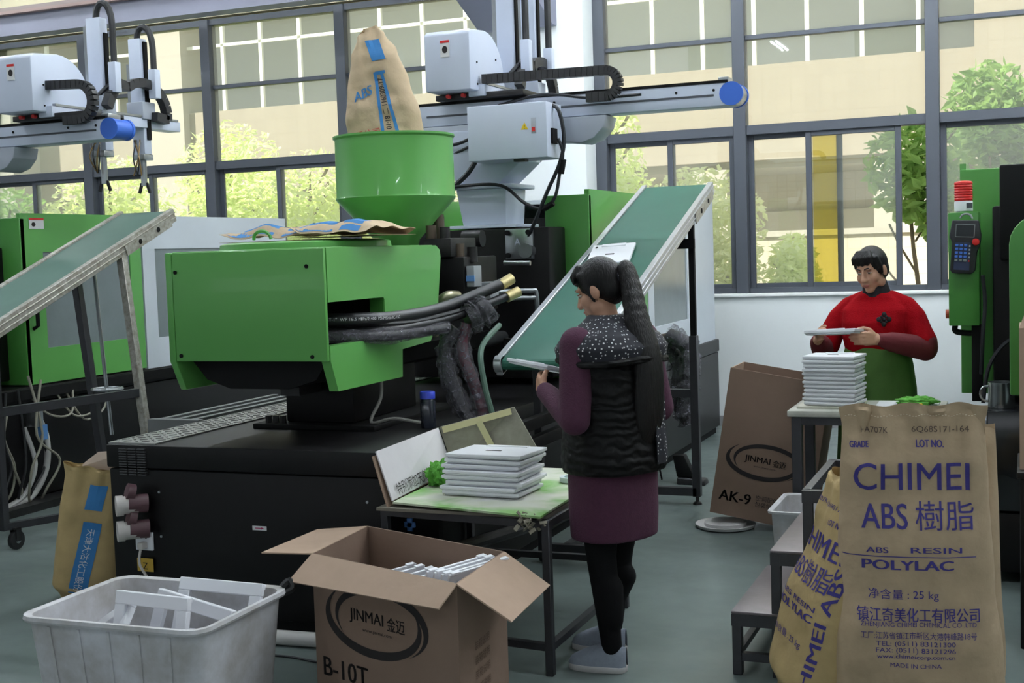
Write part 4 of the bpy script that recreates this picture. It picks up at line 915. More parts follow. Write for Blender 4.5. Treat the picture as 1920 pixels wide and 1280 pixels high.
# ================================================================== front worktop and what lies on it
T1 = thing('work_table', 'dark steel frame table with open cardboard as its top, left of the front worker', 'table', (-2.03, 4.95, 0), group='steel worktables')
for x, y in ((-1.695, 4.48), (-1.69, 5.44), (-2.42, 4.56), (-2.44, 5.44)): leg(T1, (x, y, 0), (x, y, .60), .032)
for a, b in (((-1.695, 4.48, .585), (-1.69, 5.44, .585)), ((-2.42, 4.56, .585), (-2.44, 5.44, .585)), ((-1.695, 4.48, .585), (-2.42, 4.56, .585)), ((-1.69, 5.44, .585), (-2.44, 5.44, .585))): MB().bar(a, b, .03, .03).build('top_rail', M_steeltube, T1, world=True)
for a, b in (((-1.695, 4.48, .11), (-2.42, 4.56, .11)), ((-1.695, 4.48, .11), (-1.69, 5.44, .11)), ((-1.69, 5.44, .22), (-2.44, 5.44, .22)), ((-1.69, 5.44, .42), (-1.95, 5.44, .42))): MB().bar(a, b, .028, .028).build('stretcher', M_steeltube, T1, world=True)
B(-2.43, -1.70, 4.50, 5.43, .60, .612).build('board', mat('grubby_board', C3(130, 124, 112), .8, var=.3), T1, world=True)
def board_mat(name, c1, c2, c3):
    m = bpy.data.materials.new(name); m.use_nodes = True; nt = m.node_tree; b = nt.nodes['Principled BSDF']; b.inputs['Roughness'].default_value = .6
    tc = nt.nodes.new('ShaderNodeTexCoord'); n = nt.nodes.new('ShaderNodeTexNoise'); n.inputs['Scale'].default_value = 3.2; n.inputs['Detail'].default_value = 4; n.inputs['Distortion'].default_value = .6
    r = nt.nodes.new('ShaderNodeValToRGB'); e = r.color_ramp.elements; e[0].position = .36; e[0].color = c1; e[1].position = .66; e[1].color = c3; q = e.new(.5); q.color = c2
    nt.links.new(tc.outputs['Object'], n.inputs[0]); nt.links.new(n.outputs['Fac'], r.inputs[0]); nt.links.new(r.outputs[0], b.inputs['Base Color']); return m
cbd = thing('unfolded_carton', 'unfolded printed carton lining the front worktop, two flaps raised', 'cardboard', (-2.03, 4.95, .612))
def quad_slab(pts, t, name, m, par, world=True):
    p = [Vector(q) for q in pts]; n = (p[1] - p[0]).cross(p[3] - p[0]).normalized() * t
    return MB().hexa([q - n for q in p], p).build(name, m, par, world=world)
M_cbtop = board_mat('green_printed_board', C3(126, 176, 96), C3(206, 210, 190), C3(226, 226, 222))
quad_slab([(-2.37, 4.53, .632), (-1.70, 4.43, .624), (-1.71, 5.40, .632), (-2.42, 5.42, .632)], .008, 'bottom_sheet', M_cbtop, cbd)
fp = quad_slab([(-2.37, 4.53, .636), (-2.42, 5.22, .645), (-2.455, 5.16, .842), (-2.435, 4.53, .835)], .006, 'raised_flap', mat('white_board', C3(226, 222, 226), .7, var=.06), cbd)
quad_slab([(-2.449, 4.515, .815), (-2.457, 5.10, .82), (-2.44, 5.12, .63), (-2.39, 4.515, .61)], .006, 'outer_flap', M_kraft, cbd)
quad_slab([(-2.42, 5.23, .645), (-2.03, 5.28, .742), (-2.15, 5.32, .918), (-2.455, 5.17, .842)], .006, 'taped_flap', mat('grey_taped_board', C3(150, 146, 132), .6, var=.35, vscale=12), cbd)
for a, b, w_ in (((-2.44, 5.175, .828), (-2.16, 5.31, .90), .03), ((-2.29, 5.24, .86), (-2.22, 5.25, .72), .028)):
    a = Vector(a); b = Vector(b); dd = (b - a).normalized(); nn = Vector((.22, -.9, .35)).normalized(); ww = dd.cross(nn).normalized() * w_ / 2; o_ = nn * .006
    MB().add([a - ww + o_, b - ww + o_, b + ww + o_, a + ww + o_], [(0, 1, 2, 3)]).build('packing_tape', mat('yellowish_tape', C3(190, 184, 140), .3), cbd, world=True, recalc=False)
ex = (Vector((-2.42, 5.22, .645)) - Vector((-2.37, 4.53, .636))).normalized(); ey = (Vector((-2.435, 4.53, .835)) - Vector((-2.37, 4.53, .636))).normalized()
lettering('print', '特别添加天然植物提取液', plane_fn(Vector((-2.37, 4.53, .636)) + ex * .36 + ey * .035, ex, ey, .010), M_ink, fp, .055, world=True, width=.62)
mb = MB()
rn = random.Random(5)
for i in range(26): mb.obox((-1.74 + rn.uniform(-.05, .05), 4.43 + rn.uniform(-.02, .05), .60 + rn.uniform(-.03, .03)), (.028, .016, .003), rotm(rn.uniform(-60, 60), rn.uniform(-60, 60), rn.uniform(0, 90)))
mb.build('torn_corner', mat('torn_paper', C3(130, 124, 110), .8), cbd, world=True)
def rag(name, label, loc, r, m, seed):
    from mathutils import noise
    def fn(u, v):
        t = 2 * pi * u; ph = pi * (v - .5); d = Vector((cos(ph) * cos(t), cos(ph) * sin(t), sin(ph)))
        k = 1 + .42 * noise.noise(d * 2.6 + Vector((seed, 0, 0))) + .2 * noise.noise(d * 7 + Vector((0, seed, 0)))
        return (d.x * r[0] * k, d.y * r[1] * k, max(0, r[2] * (.85 + d.z * k)))
    o = MB().grid(36, 20, fn, closed_u=True).build(name, m, None, smooth=True); o.location = loc; return tag(o, label, 'cloth')
M_rag = mat('green_cloth', C3(92, 168, 60), .9, var=.35, vscale=40, bump=.5, bscale=90)
rag('cleaning_rag', 'bunched green cloth wedged behind the panel stack on the front worktop', (-2.33, 4.90, .634), (.055, .055, .055), M_rag, 1.3)
tp = MB().lathe([(.035, 0), (.058, 0), (.058, .02), (.035, .02), (.035, 0)], (-1.80, 5.10, .635), 28).build('tape_roll', mat('tape_white', C3(206, 214, 216), .4), None, smooth=True); tag(tp, 'small roll of clear tape beside the panel stack', 'tape')
MB().lathe([(.034, .003), (.038, .003), (.038, .0205), (.034, .0205)], (-1.80, 5.10, .635), 28).build('core', mat('teal_core', C3(90, 150, 150), .5), tp, smooth=True)
# bottle on the machine base
bt = thing('drinking_bottle', 'dark bottle with blue screw cap on the black machine base', 'bottle', (-2.60, 5.36, .811))
MB().lathe([(0, 0), (.034, 0), (.036, .006), (.036, .125), (.030, .137), (0, .137)], (0, 0, 0), 20).build('body', mat('dark_bottle', C3(36, 40, 52), .15, coat=.5), bt, smooth=True)
MB().lathe([(0, .137), (.036, .137), (.036, .165), (.033, .170), (0, .170)], (0, 0, 0), 20).build('cap', mat('bottle_blue', C3(52, 70, 190), .35), bt, smooth=True)
pp = MB().cyl((-3.02, 4.52, .032), (-2.35, 4.56, .032), .031, n=16).build('floor_tube', M_pipew, None, smooth=True); tag(pp, 'white plastic tube lying on the floor against the black base', 'tube')
MB().tube(spline([(-3.0, 4.36, .006), (-2.8, 4.38, .006), (-2.6, 4.35, .006), (-2.4, 4.40, .006)]), .005, 6).build('floor_cable', M_cable, None)
tag(bpy.data.objects['floor_cable'], 'thin black cable on the floor behind the open carton', 'cable')
# ================================================================== cartons
def logo(fn, par, s, m, world=True):
    """double swoosh oval with the maker's name"""
    def put(v, f, name):
        mb = MB(); mb.add([fn(x * s, y * s) for x, y in v], f); return mb.build(name, m, par, world=world, recalc=False)
    put(*ring2d(.82, .40, 1.02, .53, 130, 395, 44, (-.10, 0), True), 'oval_swoosh')
    put(*ring2d(.80, .38, .98, .50, -55, 215, 44, (.08, .02), True), 'oval_swoosh')
    for txt, x, w_, sz in (('JINMAI', -.22, .72, .24), ('金迈', .40, .36, .22)):
        vs, fs = text2d(txt, sz, width=w_, bold=.004)
        put([(a + x, b + .03) for a, b in vs], fs, 'maker_name')
    vs, fs = text2d('www.jinmai.com', .07, width=.62); put([(a, b - .15) for a, b in vs], fs, 'web_line')
BX = thing('open_carton', 'open brown carton with printed oval, full of white frames, in the front', 'carton', (-2.09, 4.08, 0), group='printed cartons')
cL, cF, cR, cB = Vector((-2.416, 3.972, .55)), Vector((-1.723, 3.715, .55)), Vector((-1.74, 4.17, .55)), Vector((-2.44, 4.44, .55))
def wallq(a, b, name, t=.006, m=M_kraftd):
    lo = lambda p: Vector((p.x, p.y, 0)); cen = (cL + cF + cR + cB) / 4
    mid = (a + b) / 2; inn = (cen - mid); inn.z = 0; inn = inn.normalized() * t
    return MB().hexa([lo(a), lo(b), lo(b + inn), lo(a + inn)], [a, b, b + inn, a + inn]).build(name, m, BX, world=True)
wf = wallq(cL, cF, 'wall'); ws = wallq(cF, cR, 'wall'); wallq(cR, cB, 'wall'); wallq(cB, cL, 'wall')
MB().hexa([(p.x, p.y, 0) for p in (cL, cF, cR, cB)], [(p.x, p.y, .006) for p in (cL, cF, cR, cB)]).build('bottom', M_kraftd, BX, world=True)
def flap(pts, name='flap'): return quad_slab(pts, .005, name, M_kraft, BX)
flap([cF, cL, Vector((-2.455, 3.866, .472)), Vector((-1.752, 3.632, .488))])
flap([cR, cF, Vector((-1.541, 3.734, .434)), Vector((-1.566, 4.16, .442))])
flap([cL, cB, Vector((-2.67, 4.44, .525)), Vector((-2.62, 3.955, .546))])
ex = (cF - cL).normalized(); nrm = ex.cross(Vector((0, 0, 1)))
ofs = nrm * .0015
fnf = plane_fn(cL + (cF - cL) * .46 + Vector((0, 0, -.20)) + ofs, ex, (0, 0, 1))
logo(fnf, wf, .245, M_ink)
lettering('size_mark', 'B-10T', plane_fn(cL + (cF - cL) * .22 + Vector((0, 0, -.405)) + ofs, ex, (0, 0, 1)), M_ink, wf, .10, world=True, width=.24, bold=.002)
es = (cR - cF).normalized(); ns = es.cross(Vector((0, 0, 1)))
for i in range(4): lettering('side_print', '装箱说明', plane_fn(cF + (cR - cF) * .45 + Vector((0, 0, -.25 - .05 * i)) + ns * .0015, es, (0, 0, 1)), mat('faded_ink', C3(96, 72, 58), .8), ws, .035, world=True)
# rows of frames standing inside the carton
exd = (cF - cL).normalized(); cen = (cL + cF + cR + cB) / 4
fsrc = MB()
for q in ((-.15, .15, 0, .03), (-.15, .15, .21, .24), (-.15, -.115, .03, .21), (.115, .15, .03, .21)): fsrc.box(q[0], q[1], -.0045, .0045, q[2], q[3])
fsrc.box(-.14, -.10, -.008, .008, .235, .245); fsrc.box(.10, .14, -.008, .008, .235, .245)
fo = fsrc.build('f', M_plast, None, bevel=.0015, seg=1); FD = fo.data; bpy.data.objects.remove(fo)
rz0 = math.degrees(math.atan2(exd.y, exd.x)) + 90
def cframe(c, zz, tilt, label, grp):
    o = bpy.data.objects.new('plastic_product', FD); COL.objects.link(o); o.matrix_world = Matrix.Translation((c.x, c.y, zz)) @ (rotm(0, 0, rz0) @ rotm(tilt, 0, 0)).to_4x4()
    tag(o, label, 'plastic product', grp)
for i in range(11):
    c = cL + exd * (.20 + i * .043) + (cB - cL) * .5; c.z = 0
    cframe(c, .225 + rnd.uniform(-.006, .008), 14 + rnd.uniform(-2, 2), 'white plastic frame casing, %s from the left in the lower row inside the open carton' % (ORD[i] if i else 'first'), 'lower row of frames in the open carton')
for i in range(4):
    c = cL + exd * (.545 + i * .036) + (cB - cL) * .58; c.z = 0
    cframe(c, .30 + rnd.uniform(-.004, .006), 14 + rnd.uniform(-1, 1), 'white plastic frame casing, %s from the left among the raised ones in the open carton' % (ORD[i] if i else 'first'), 'raised frames at the right end of the open carton')

# tall carton leaning on a white dish
AK = thing('tall_carton', 'tall brown carton with oval mark leaning by the white wall', 'carton', (-1.14, 7.12, .005), R=rotm(0, 9.5, 0), group='printed cartons')
w_, d_, h_ = .56, .36, .84; tk = .006
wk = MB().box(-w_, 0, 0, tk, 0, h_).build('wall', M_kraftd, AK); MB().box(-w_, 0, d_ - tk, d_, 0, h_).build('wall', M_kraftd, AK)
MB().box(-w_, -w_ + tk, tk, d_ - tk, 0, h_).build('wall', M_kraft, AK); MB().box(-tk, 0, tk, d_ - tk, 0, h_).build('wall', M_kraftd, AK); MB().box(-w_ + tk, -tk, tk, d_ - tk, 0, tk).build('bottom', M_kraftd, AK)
logo(plane_fn((-.29, -.0015, .34), (1, 0, 0), (0, 0, 1)), wk, .20, M_ink, world=False)
lettering('size_mark', 'AK-9', plane_fn((-.43, -.0015, .115), (1, 0, 0), (0, 0, 1)), M_ink, wk, .085, width=.18, bold=.002)
for i, s in enumerate(('空调配件', '包装纸箱')): lettering('small_print', s, plane_fn((-.25, -.0015, .135 - i * .036), (1, 0, 0), (0, 0, 1)), M_ink, wk, .032)
dh = MB().lathe([(0, 0), (.10, 0), (.165, .006), (.172, .022), (.165, .024), (.12, .012), (.12, .03), (.10, .036), (0, .036)], (-1.615, 7.18, .001), 32).build('round_dish', mat('dusty_white', C3(206, 204, 204), .5), None, smooth=True); tag(dh, 'white round plastic dish on the floor under the leaning carton', 'dish')
# ================================================================== white tub with loose frames
TB = thing('plastic_tub', 'large dusty white plastic tub with thick rim in the front left corner', 'tub', (-2.805, 3.58, 0), 1)
def rrect(w, d, r, n=6):
    out = []
    for cx_, cy_, a0 in ((w / 2 - r, d / 2 - r, 0), (-w / 2 + r, d / 2 - r, 90), (-w / 2 + r, -d / 2 + r, 180), (w / 2 - r, -d / 2 + r, 270)):
        for i in range(n + 1): t = radians(a0 + 90 * i / n); out.append((cx_ + r * cos(t), cy_ + r * sin(t)))
    return out
def loft(levels, name, m, par, n=6, cap=True, **k):
    mb = MB(); N = 4 * (n + 1)
    vs = []
    for (w, d, r, z) in levels: vs += [(x, y, z) for x, y in rrect(w, d, r, n)]
    fs = [(j * N + i, j * N + (i + 1) % N, (j + 1) * N + (i + 1) % N, (j + 1) * N + i) for j in range(len(levels) - 1) for i in range(N)]
    if cap: fs += [tuple(reversed(range(N))), tuple(range((len(levels) - 1) * N, len(levels) * N))]
    mb.add(vs, fs); return mb.build(name, m, par, smooth=True, **k)
M_tub = mat('dusty_white_plastic', C3(214, 214, 220), .45, var=.18, vscale=5, col2=C3(170, 166, 162))
loft([(.62, .46, .05, 0), (.70, .535, .06, .43), (.735, .57, .07, .432), (.742, .577, .072, .44), (.735, .57, .07, .452), (.715, .55, .066, .454), (.69, .525, .06, .448), (.61, .45, .05, .012)], 'shell', M_tub, TB)
for x in (-.24, -.12, 0, .12, .24):
    MB().hexa([(x * .9 - .006, -.236, .02), (x * .9 + .006, -.236, .02), (x * .9 + .006, -.225, .02), (x * .9 - .006, -.225, .02)], [(x - .006, -.272, .42), (x + .006, -.272, .42), (x + .006, -.26, .42), (x - .006, -.26, .42)]).build('rib', M_tub, TB)
MB().tube(spline([(.34, .26, .455), (.36, .28, .475), (.38, .27, .45), (.355, .25, .435)], 4), .012, 6).build('tied_wire', M_dark, TB)
frm = MB()
for q in ((-.16, .16, 0, .045), (-.16, .16, .20, .245), (-.16, -.115, .045, .20), (.115, .16, .045, .20)): frm.box(q[0], q[1], -.012, .012, q[2], q[3])
frm.box(-.16, .16, .012, .018, .225, .245); frm.box(-.115, .115, -.003, .003, .045, .07)
fo = frm.build('f', M_plast, None, bevel=.003, seg=1); FD2 = fo.data; bpy.data.objects.remove(fo)
for loc, e, lab in (((-2.80, 3.50, .245), (-12, 0, -4), 'white plastic frame casing standing upright in the middle of the dusty tub'),
                    ((-2.655, 3.665, .262), (-22, 3, 8), 'white plastic frame casing propped against the right end of the dusty tub'),
                    ((-3.0, 3.46, .22), (-40, -28, -20), 'white plastic frame casing lying tilted at the left of the dusty tub'),
                    ((-2.74, 3.60, .21), (-14, 10, -2), 'white plastic frame casing half hidden behind the upright one in the tub')):
    o = bpy.data.objects.new('plastic_product', FD2); COL.objects.link(o); o.location = loc; o.rotation_euler = tuple(radians(q) for q in e); tag(o, lab, 'plastic product', 'loose frames in the tub')
pb = B(-.16, .16, -.10, .10, 0, .004)
for i, (x, y, z, a) in enumerate(((-2.95, 3.62, .05, 10), (-2.62, 3.5, .05, -20), (-2.8, 3.68, .10, 30), (-2.75, 3.45, .12, -8))):
    o = bpy.data.objects.new('plastic_product', FD2); COL.objects.link(o); o.location = (x, y, z); o.rotation_euler = (radians(90 if i % 2 else 84), 0, radians(a)); tag(o, 'white plastic frame casing lying flat low in the dusty tub', 'plastic product', 'frames lying flat in the tub')
# ================================================================== paper sacks
from mathutils import noise as NZ
M_paper = mat('kraft_sack_paper', C3(186, 162, 132), .8, var=.16, vscale=7, bump=.8, bscale=11)
M_papery = mat('yellow_sack_paper', C3(192, 166, 116), .8, var=.16, vscale=7, bump=.8, bscale=11)
M_violet = mat('violet_ink', C3(58, 50, 128), .7)
M_skyblue = mat('blue_ink', C3(52, 124, 186), .7)
class Sack:
    def __init__(s, h, ws, ds, wr=.012, seed=0, topwr=.02):
        s.h, s.ws, s.ds, s.wr, s.seed, s.tw = h, ws, ds, wr, seed, topwr
    def _i(s, tab, v):
        v = min(max(v, 0), 1)
        for (a, x), (b, y) in zip(tab, tab[1:]):
            if a <= v <= b:
                t = (v - a) / (b - a) if b > a else 0; t = t * t * (3 - 2 * t); return x + (y - x) * t
        return tab[-1][1]
    def P(s, c, sg, v, off=0.0):
        w = s._i(s.ws, v); d = s._i(s.ds, v)
        k = (1 - abs(c) ** 3.2) ** (1 / 1.9) if abs(c) < 1 else 0
        x = c * w / 2; y = sg * d / 2 * k; z = v * s.h
        q = Vector((x * 5 + s.seed, sg * 2.0 + s.seed, z * 4.5))
        n = NZ.noise(q) * s.wr + NZ.noise(q * 2.7) * s.wr * .45
        n += s.tw * max(0, (v - .55) / .45) * NZ.noise(Vector((x * 16 + s.seed, sg, z * 3))) * (1 if v < .985 else .5)
        return Vector((x, y + sg * (n + off), z + (.006 * sin(x * 40 + s.seed) if v > .97 else 0)))
    def shell(s, nu=120, nv=110):
        mb = MB(); cs = [cos(pi * i / (nu // 2)) for i in range(nu // 2 + 1)]
        ring = [(c, -1) for c in cs] + [(c, 1) for c in cs[-2:0:-1]]
        N = len(ring); vs = [s.P(c, sg, j / (nv - 1)) for j in range(nv) for c, sg in ring]
        fs = [(j * N + i, j * N + (i + 1) % N, (j + 1) * N + (i + 1) % N, (j + 1) * N + i) for j in range(nv - 1) for i in range(N)]
        fs += [tuple(range(N))]
        mb.add(vs, fs); return mb
    def front(s, off=.003):
        return lambda x, z: s.P(max(-.999, min(.999, x / (s._i(s.ws, z / s.h) / 2))), -1, z / s.h, off)
def sack_text(sk, par, items, m, cell=.02):
    f = sk.front()
    for txt, x, z, size, width, bold in items:
        lettering('print', txt, lambda a, b, x=x, z=z: f(a + x, b + z), m, par, size, width=width, bold=bold, cell=cell)
def zz(v): return 1.073 - (v - 775) * .001687
sk1 = Sack(1.07, [(0, .50), (.06, .58), (.22, .56), (.45, .505), (.75, .475), (.93, .455), (1, .475)], [(0, .16), (.06, .25), (.25, .26), (.55, .20), (.80, .10), (.93, .03), (1, .008)], .015, 2.0, .045)
S1 = thing('resin_sack', 'upright kraft paper sack with large violet lettering in the right foreground', 'sack', (-.355, 4.40, 0), 10, group='violet printed resin sacks')
sh = sk1.shell().build('paper_shell', M_paper, S1, smooth=True)
sack_text(sk1, S1, [('CHIMEI', -.012, zz(914), .128, .365, .0008), ('ABS', -.10, zz(990), .115, .145, .001), ('樹脂', .09, zz(988), .10, .185, .0), ('ABS', -.125, zz(1054), .026, .07, .0006), ('RESIN', .06, zz(1053), .026, .16, .0006),
    ('POLYLAC', -.03, zz(1082), .045, .285, .0022), ('净含量 : 25 kg', -.045, zz(1140), .036, .22, .0), ('镇江奇美化工有限公司', .0, zz(1178), .05, .385, .0006),
    ('ZHENJIANG CHIMEI CHEMICAL CO .LTD', .0, zz(1198), .022, .365, .0), ('工厂:江苏省镇江市新区大港韩峰路18号', .0, zz(1218), .026, .365, .0), ('TEL: (0511) 83121300', -.01, zz(1235), .022, .25, .0), ('FAX: (0511) 83121296', -.01, zz(1248), .022, .25, .0), ('www.chimeicorp.com.cn', -.01, zz(1260), .02, .245, .0), ('MADE IN CHINA', -.01, zz(1276), .02, .16, .0)], M_violet)
sack_text(sk1, S1, [('PA707K', -.125, zz(824), .028, .085, .0), ('6Q68S171-164', .085, zz(825), .028, .18, .0)], mat('grey_ink', C3(90, 74, 66), .7))
sack_text(sk1, S1, [('GRADE', -.175, zz(852), .03, .06, .0008), ('LOT NO.', .05, zz(851), .034, .085, .0008)], M_violet)
f1 = sk1.front(); mb = MB()
for i in range(40): mb.add([f1(-.235 + .42 * i / 40, zz(1066) + .0015), f1(-.235 + .42 * (i + 1) / 40, zz(1066) + .0015), f1(-.235 + .42 * (i + 1) / 40, zz(1066) - .0015), f1(-.235 + .42 * i / 40, zz(1066) - .0015)], [(0, 1, 2, 3)])
mb.build('printed_rule', M_violet, S1, recalc=False)
mb = MB()
for i in range(46): p = f1(-.215 + .43 * i / 46, 1.035 + .003 * sin(i)); mb.obox(p, (.005, .003, .0018))
mb.build('stitching', mat('thread', C3(226, 214, 190), .8), S1)
sk2 = Sack(.80, [(0, .32), (.10, .40), (.4, .38), (.8, .32), (1, .27)], [(0, .16), (.10, .25), (.45, .22), (.8, .15), (.94, .10), (1, .07)], .016, 7.0, .03)
S2 = thing('resin_sack', 'smaller kraft sack leaning between the steps and the big lettered sack', 'sack', (-.735, 4.47, .02), group='violet printed resin sacks', R=rotm(0, 13, 0) @ rotm(0, 0, -58))
sk2.shell().build('paper_shell', M_papery, S2, smooth=True)
sack_text(sk2, S2, [('CHIMEI', 0, .565, .10, .30, .0008), ('ABS樹脂', 0, .46, .09, .28, .0), ('ABS RESIN', 0, .36, .026, .25, .0005), ('POLYLAC', 0, .325, .04, .25, .002), ('PA707K 6Q68S171-164', 0, .70, .022, .25, .0), ('LOT NO.', .07, .65, .03, .08, .0006), ('净含量 : 25 kg', 0, .22, .03, .2, 0)], M_violet)
def gus(x, z):  # right-hand gusset of the leaning sack, lettering runs upward
    v = min(max(z / sk2.h, 0), 1); w = sk2._i(sk2.ws, v); d = sk2._i(sk2.ds, v); c = .93 - abs(x) * .3
    return Vector((w / 2 * (.97 - 2.2 * x * x) + .004, x - .01, z))
mbs = text2d('CHIMEI ABS', .085, width=.50, bold=.002, cell=.02)
S3 = thing('resin_sack', 'kraft sack mostly hidden behind the big lettered sack', 'sack', (-.30, 4.68, 0), 14, group='violet printed resin sacks')
Sack(.97, [(0, .42), (.1, .46), (.6, .42), (1, .40)], [(0, .14), (.1, .22), (.6, .18), (.9, .05), (1, .01)], .012, 4.0).shell(60, 50).build('paper_shell', M_paper, S3, smooth=True)
f2 = sk2.front()
mb = MB(); mb.add([f2(.155 + (-y) * .55, x + .27) for x, y in mbs[0]], mbs[1]); mb.build('side_print', M_violet, S2, recalc=False)
# open sack behind the tub
sk4 = Sack(.66, [(0, .26), (.1, .34), (.6, .33), (.9, .30), (1, .33)], [(0, .12), (.1, .20), (.6, .16), (.9, .10), (1, .09)], .012, 9.0, .025)
S4 = thing('open_sack', 'open yellow-brown paper sack with blue bands beside the black base', 'sack', (-4.28, 4.93, 0), R=rotm(0, 9, 0) @ rotm(0, 0, 20))
sk4.shell().build('paper_shell', M_papery, S4, smooth=True)
f4 = sk4.front(.0025)
def band(x0, x1, z0, z1, sk, f, par, m, sl=0.0, n=10, name='blue_band'):
    mb = MB(); vs = []
    for j in range(n + 1):
        for i in range(5): z = z0 + (z1 - z0) * j / n; vs.append(f(x0 + (x1 - x0) * i / 4 + sl * (z - z0), z))
    mb.add(vs, [(j * 5 + i, j * 5 + i + 1, (j + 1) * 5 + i + 1, (j + 1) * 5 + i) for j in range(n) for i in range(4)]); return mb.build(name, m, par, recalc=False)
b1 = band(-.06, .03, .05, .40, sk4, f4, S4, M_skyblue, .12); band(-.02, .065, .46, .58, sk4, f4, S4, M_skyblue, .12)
f4b = sk4.front(.004)
vs, fs = text2d('天津大沽化工股份', .055, width=.34, cell=.02)
mb = MB(); mb.add([f4b(.0 + y * .8 + .12 * (.03 - x * .9), .215 - x * .9) for x, y in vs], fs); mb.build('print', M_print, S4, recalc=False)
mb = MB()
mb.add([sk4.P(-.6, 1, 1) + Vector((0, 0, -.02)), sk4.P(.9, 1, 1) + Vector((0, 0, -.02)), sk4.P(.95, 1, 1) + Vector((.03, .02, .10)), sk4.P(-.1, 1, 1) + Vector((.0, .01, .05))], [(0, 1, 2, 3)])
mb.build('torn_lip', mat('sack_lining', C3(196, 176, 160), .8), S4, thick=.002)
# sack tipped upside down into the hopper
sk5 = Sack(.72, [(0, .40), (.3, .41), (.55, .34), (.8, .25), (.93, .15), (1, .07)], [(0, .24), (.3, .22), (.6, .14), (.85, .08), (1, .03)], .034, 12.0, .05)
S5 = thing('upturned_sack', 'paper sack tipped upside down into the green hopper', 'sack', (-3.175, 6.19, 2.13), R=rotm(0, -7, 0) @ rotm(0, 0, 16))
sk5.shell().build('paper_shell', mat('pale_sack_paper', C3(204, 180, 148), .8, var=.14, vscale=8, bump=.8, bscale=12), S5, smooth=True)
f5 = sk5.front(.004); f5b = sk5.front(.006)
band(.005, .022, .0, .46, sk5, f5, S5, M_skyblue, -.02, name='blue_stripe'); band(.095, .112, .0, .46, sk5, f5, S5, M_skyblue, -.14, name='blue_stripe'); band(.005, .06, .445, .462, sk5, f5, S5, M_skyblue, 0, 3, name='blue_stripe')
band(-.0, .075, .52, .64, sk5, f5, S5, M_skyblue, -.25, name='blue_band')
vs, fs = text2d('17/01/12 01:18 二 1160309-17', .05, width=.40, bold=.001, cell=.02)
mb = MB(); mb.add([f5b(.055 - y * .8 - .07 * (x + .2), .225 + x) for x, y in vs], fs); mb.build('date_print', M_ink, S5, recalc=False)
lettering('print', 'ABS', lambda a, b: f5b(-.075 + a * .8, .36 + b + a * .25), M_skyblue, S5, .075, bold=.002, cell=.02)
lettering('print', '有限公司', lambda a, b: f5b(-.10 + a, .14 + b), mat('red_ink', C3(196, 66, 60), .7), S5, .05, cell=.02)
# emptied sacks lying flat on the covers
def flat_sack(loc, rz, w, d, label, seed, col):
    t = thing('empty_sack', label, 'sack', loc, rz, 'emptied sacks on the machine cover')
    def up(u, v, k):
        x = (u - .5) * w; y = (v - .5) * d; e = min(u, 1 - u, v, 1 - v) * 6; e = min(1, e)
        return (x, y, k * e * .050 + .014 + .030 * k * NZ.noise(Vector((x * 7 + seed, y * 7, k))) + .02 * max(0, abs(u - .5) - .38) * 8)
    MB().grid(34, 16, lambda u, v: up(u, v, 1)).build('upper_sheet', col, t, smooth=True, thick=.002)
    MB().grid(34, 16, lambda u, v: (up(u, v, 0)[0], up(u, v, 0)[1], .002)).build('lower_sheet', col, t, smooth=True, thick=.001)
    for a, b in ((.06, .48), (.56, .78)):
        mb = MB(); vs = []
        for j in range(4):
            for i in range(13):
                p = up(a + (b - a) * i / 12, .02 + .5 * j / 3, 1); vs.append((p[0], p[1], p[2] + .004))
        mb.add(vs, [(j * 13 + i, j * 13 + i + 1, (j + 1) * 13 + i + 1, (j + 1) * 13 + i) for j in range(3) for i in range(12)]); mb.build('blue_band', M_skyblue, t, recalc=False)
    return t
flat_sack((-3.20, 5.28, 1.702), -4, .62, .42, 'empty blue-banded paper sack lying on the green lid', 3.1, M_paper)
flat_sack((-2.88, 5.22, 1.712), -2, .46, .36, 'empty pale paper sack lying over the right end of the green cover', 8.4, MATS['pale_sack_paper'])
# ================================================================== steps, back worktop and small things
ST = thing('step_stool', 'dark steel three-tread step stool beside the leaning sack', 'steps', (-.85, 5.04, 0))
M_tread = mat('worn_tread', C3(126, 118, 122), .38, .5, var=.3, vscale=6)
for i, (x0, x1, zt) in enumerate(((-1.04, -.86, .245), (-.89, -.72, .485), (-.77, -.52, .725))):
    if i < 2: B(x0, x1, 4.68, 5.40, zt - .012, zt).build('tread', M_tread, ST, world=True, bevel=.004)
    for y in (4.70, 5.38):
        MB().bar((x0, y, zt - .035), (x1, y, zt - .035), .035, .045).build('tread_rail', M_steeltube, ST, world=True)
        leg(ST, (x0 + .02, y, 0), (x0 + .02, y, zt - .012), .036)
    MB().bar((x0 + .015, 4.70, zt - .03), (x0 + .015, 5.38, zt - .03), .03, .036).build('tread_rail', M_steeltube, ST, world=True)
for y in (4.70, 5.38):
    MB().bar((-1.02, y, .07), (-.54, y, .07), .03, .03).build('floor_rail', M_steeltube, ST, world=True); leg(ST, (-.54, y, 0), (-.54, y, .69), .036)
MB().bar((-.54, 4.70, .69), (-.54, 5.38, .69), .03, .036).build('tread_rail', M_steeltube, ST, world=True)
MB().bar((-1.02, 4.70, .08), (-1.02, 5.38, .08), .025, .025).build('floor_rail', M_steeltube, ST, world=True)
T2 = thing('work_table', 'narrow dark steel worktable in front of the red worker', 'table', (-.75, 6.75, 0), group='steel worktables')
for x, y in ((-1.09, 6.53), (-.40, 6.53), (-1.09, 6.94), (-.40, 6.94)): leg(T2, (x, y, 0), (x, y, .735), .05)
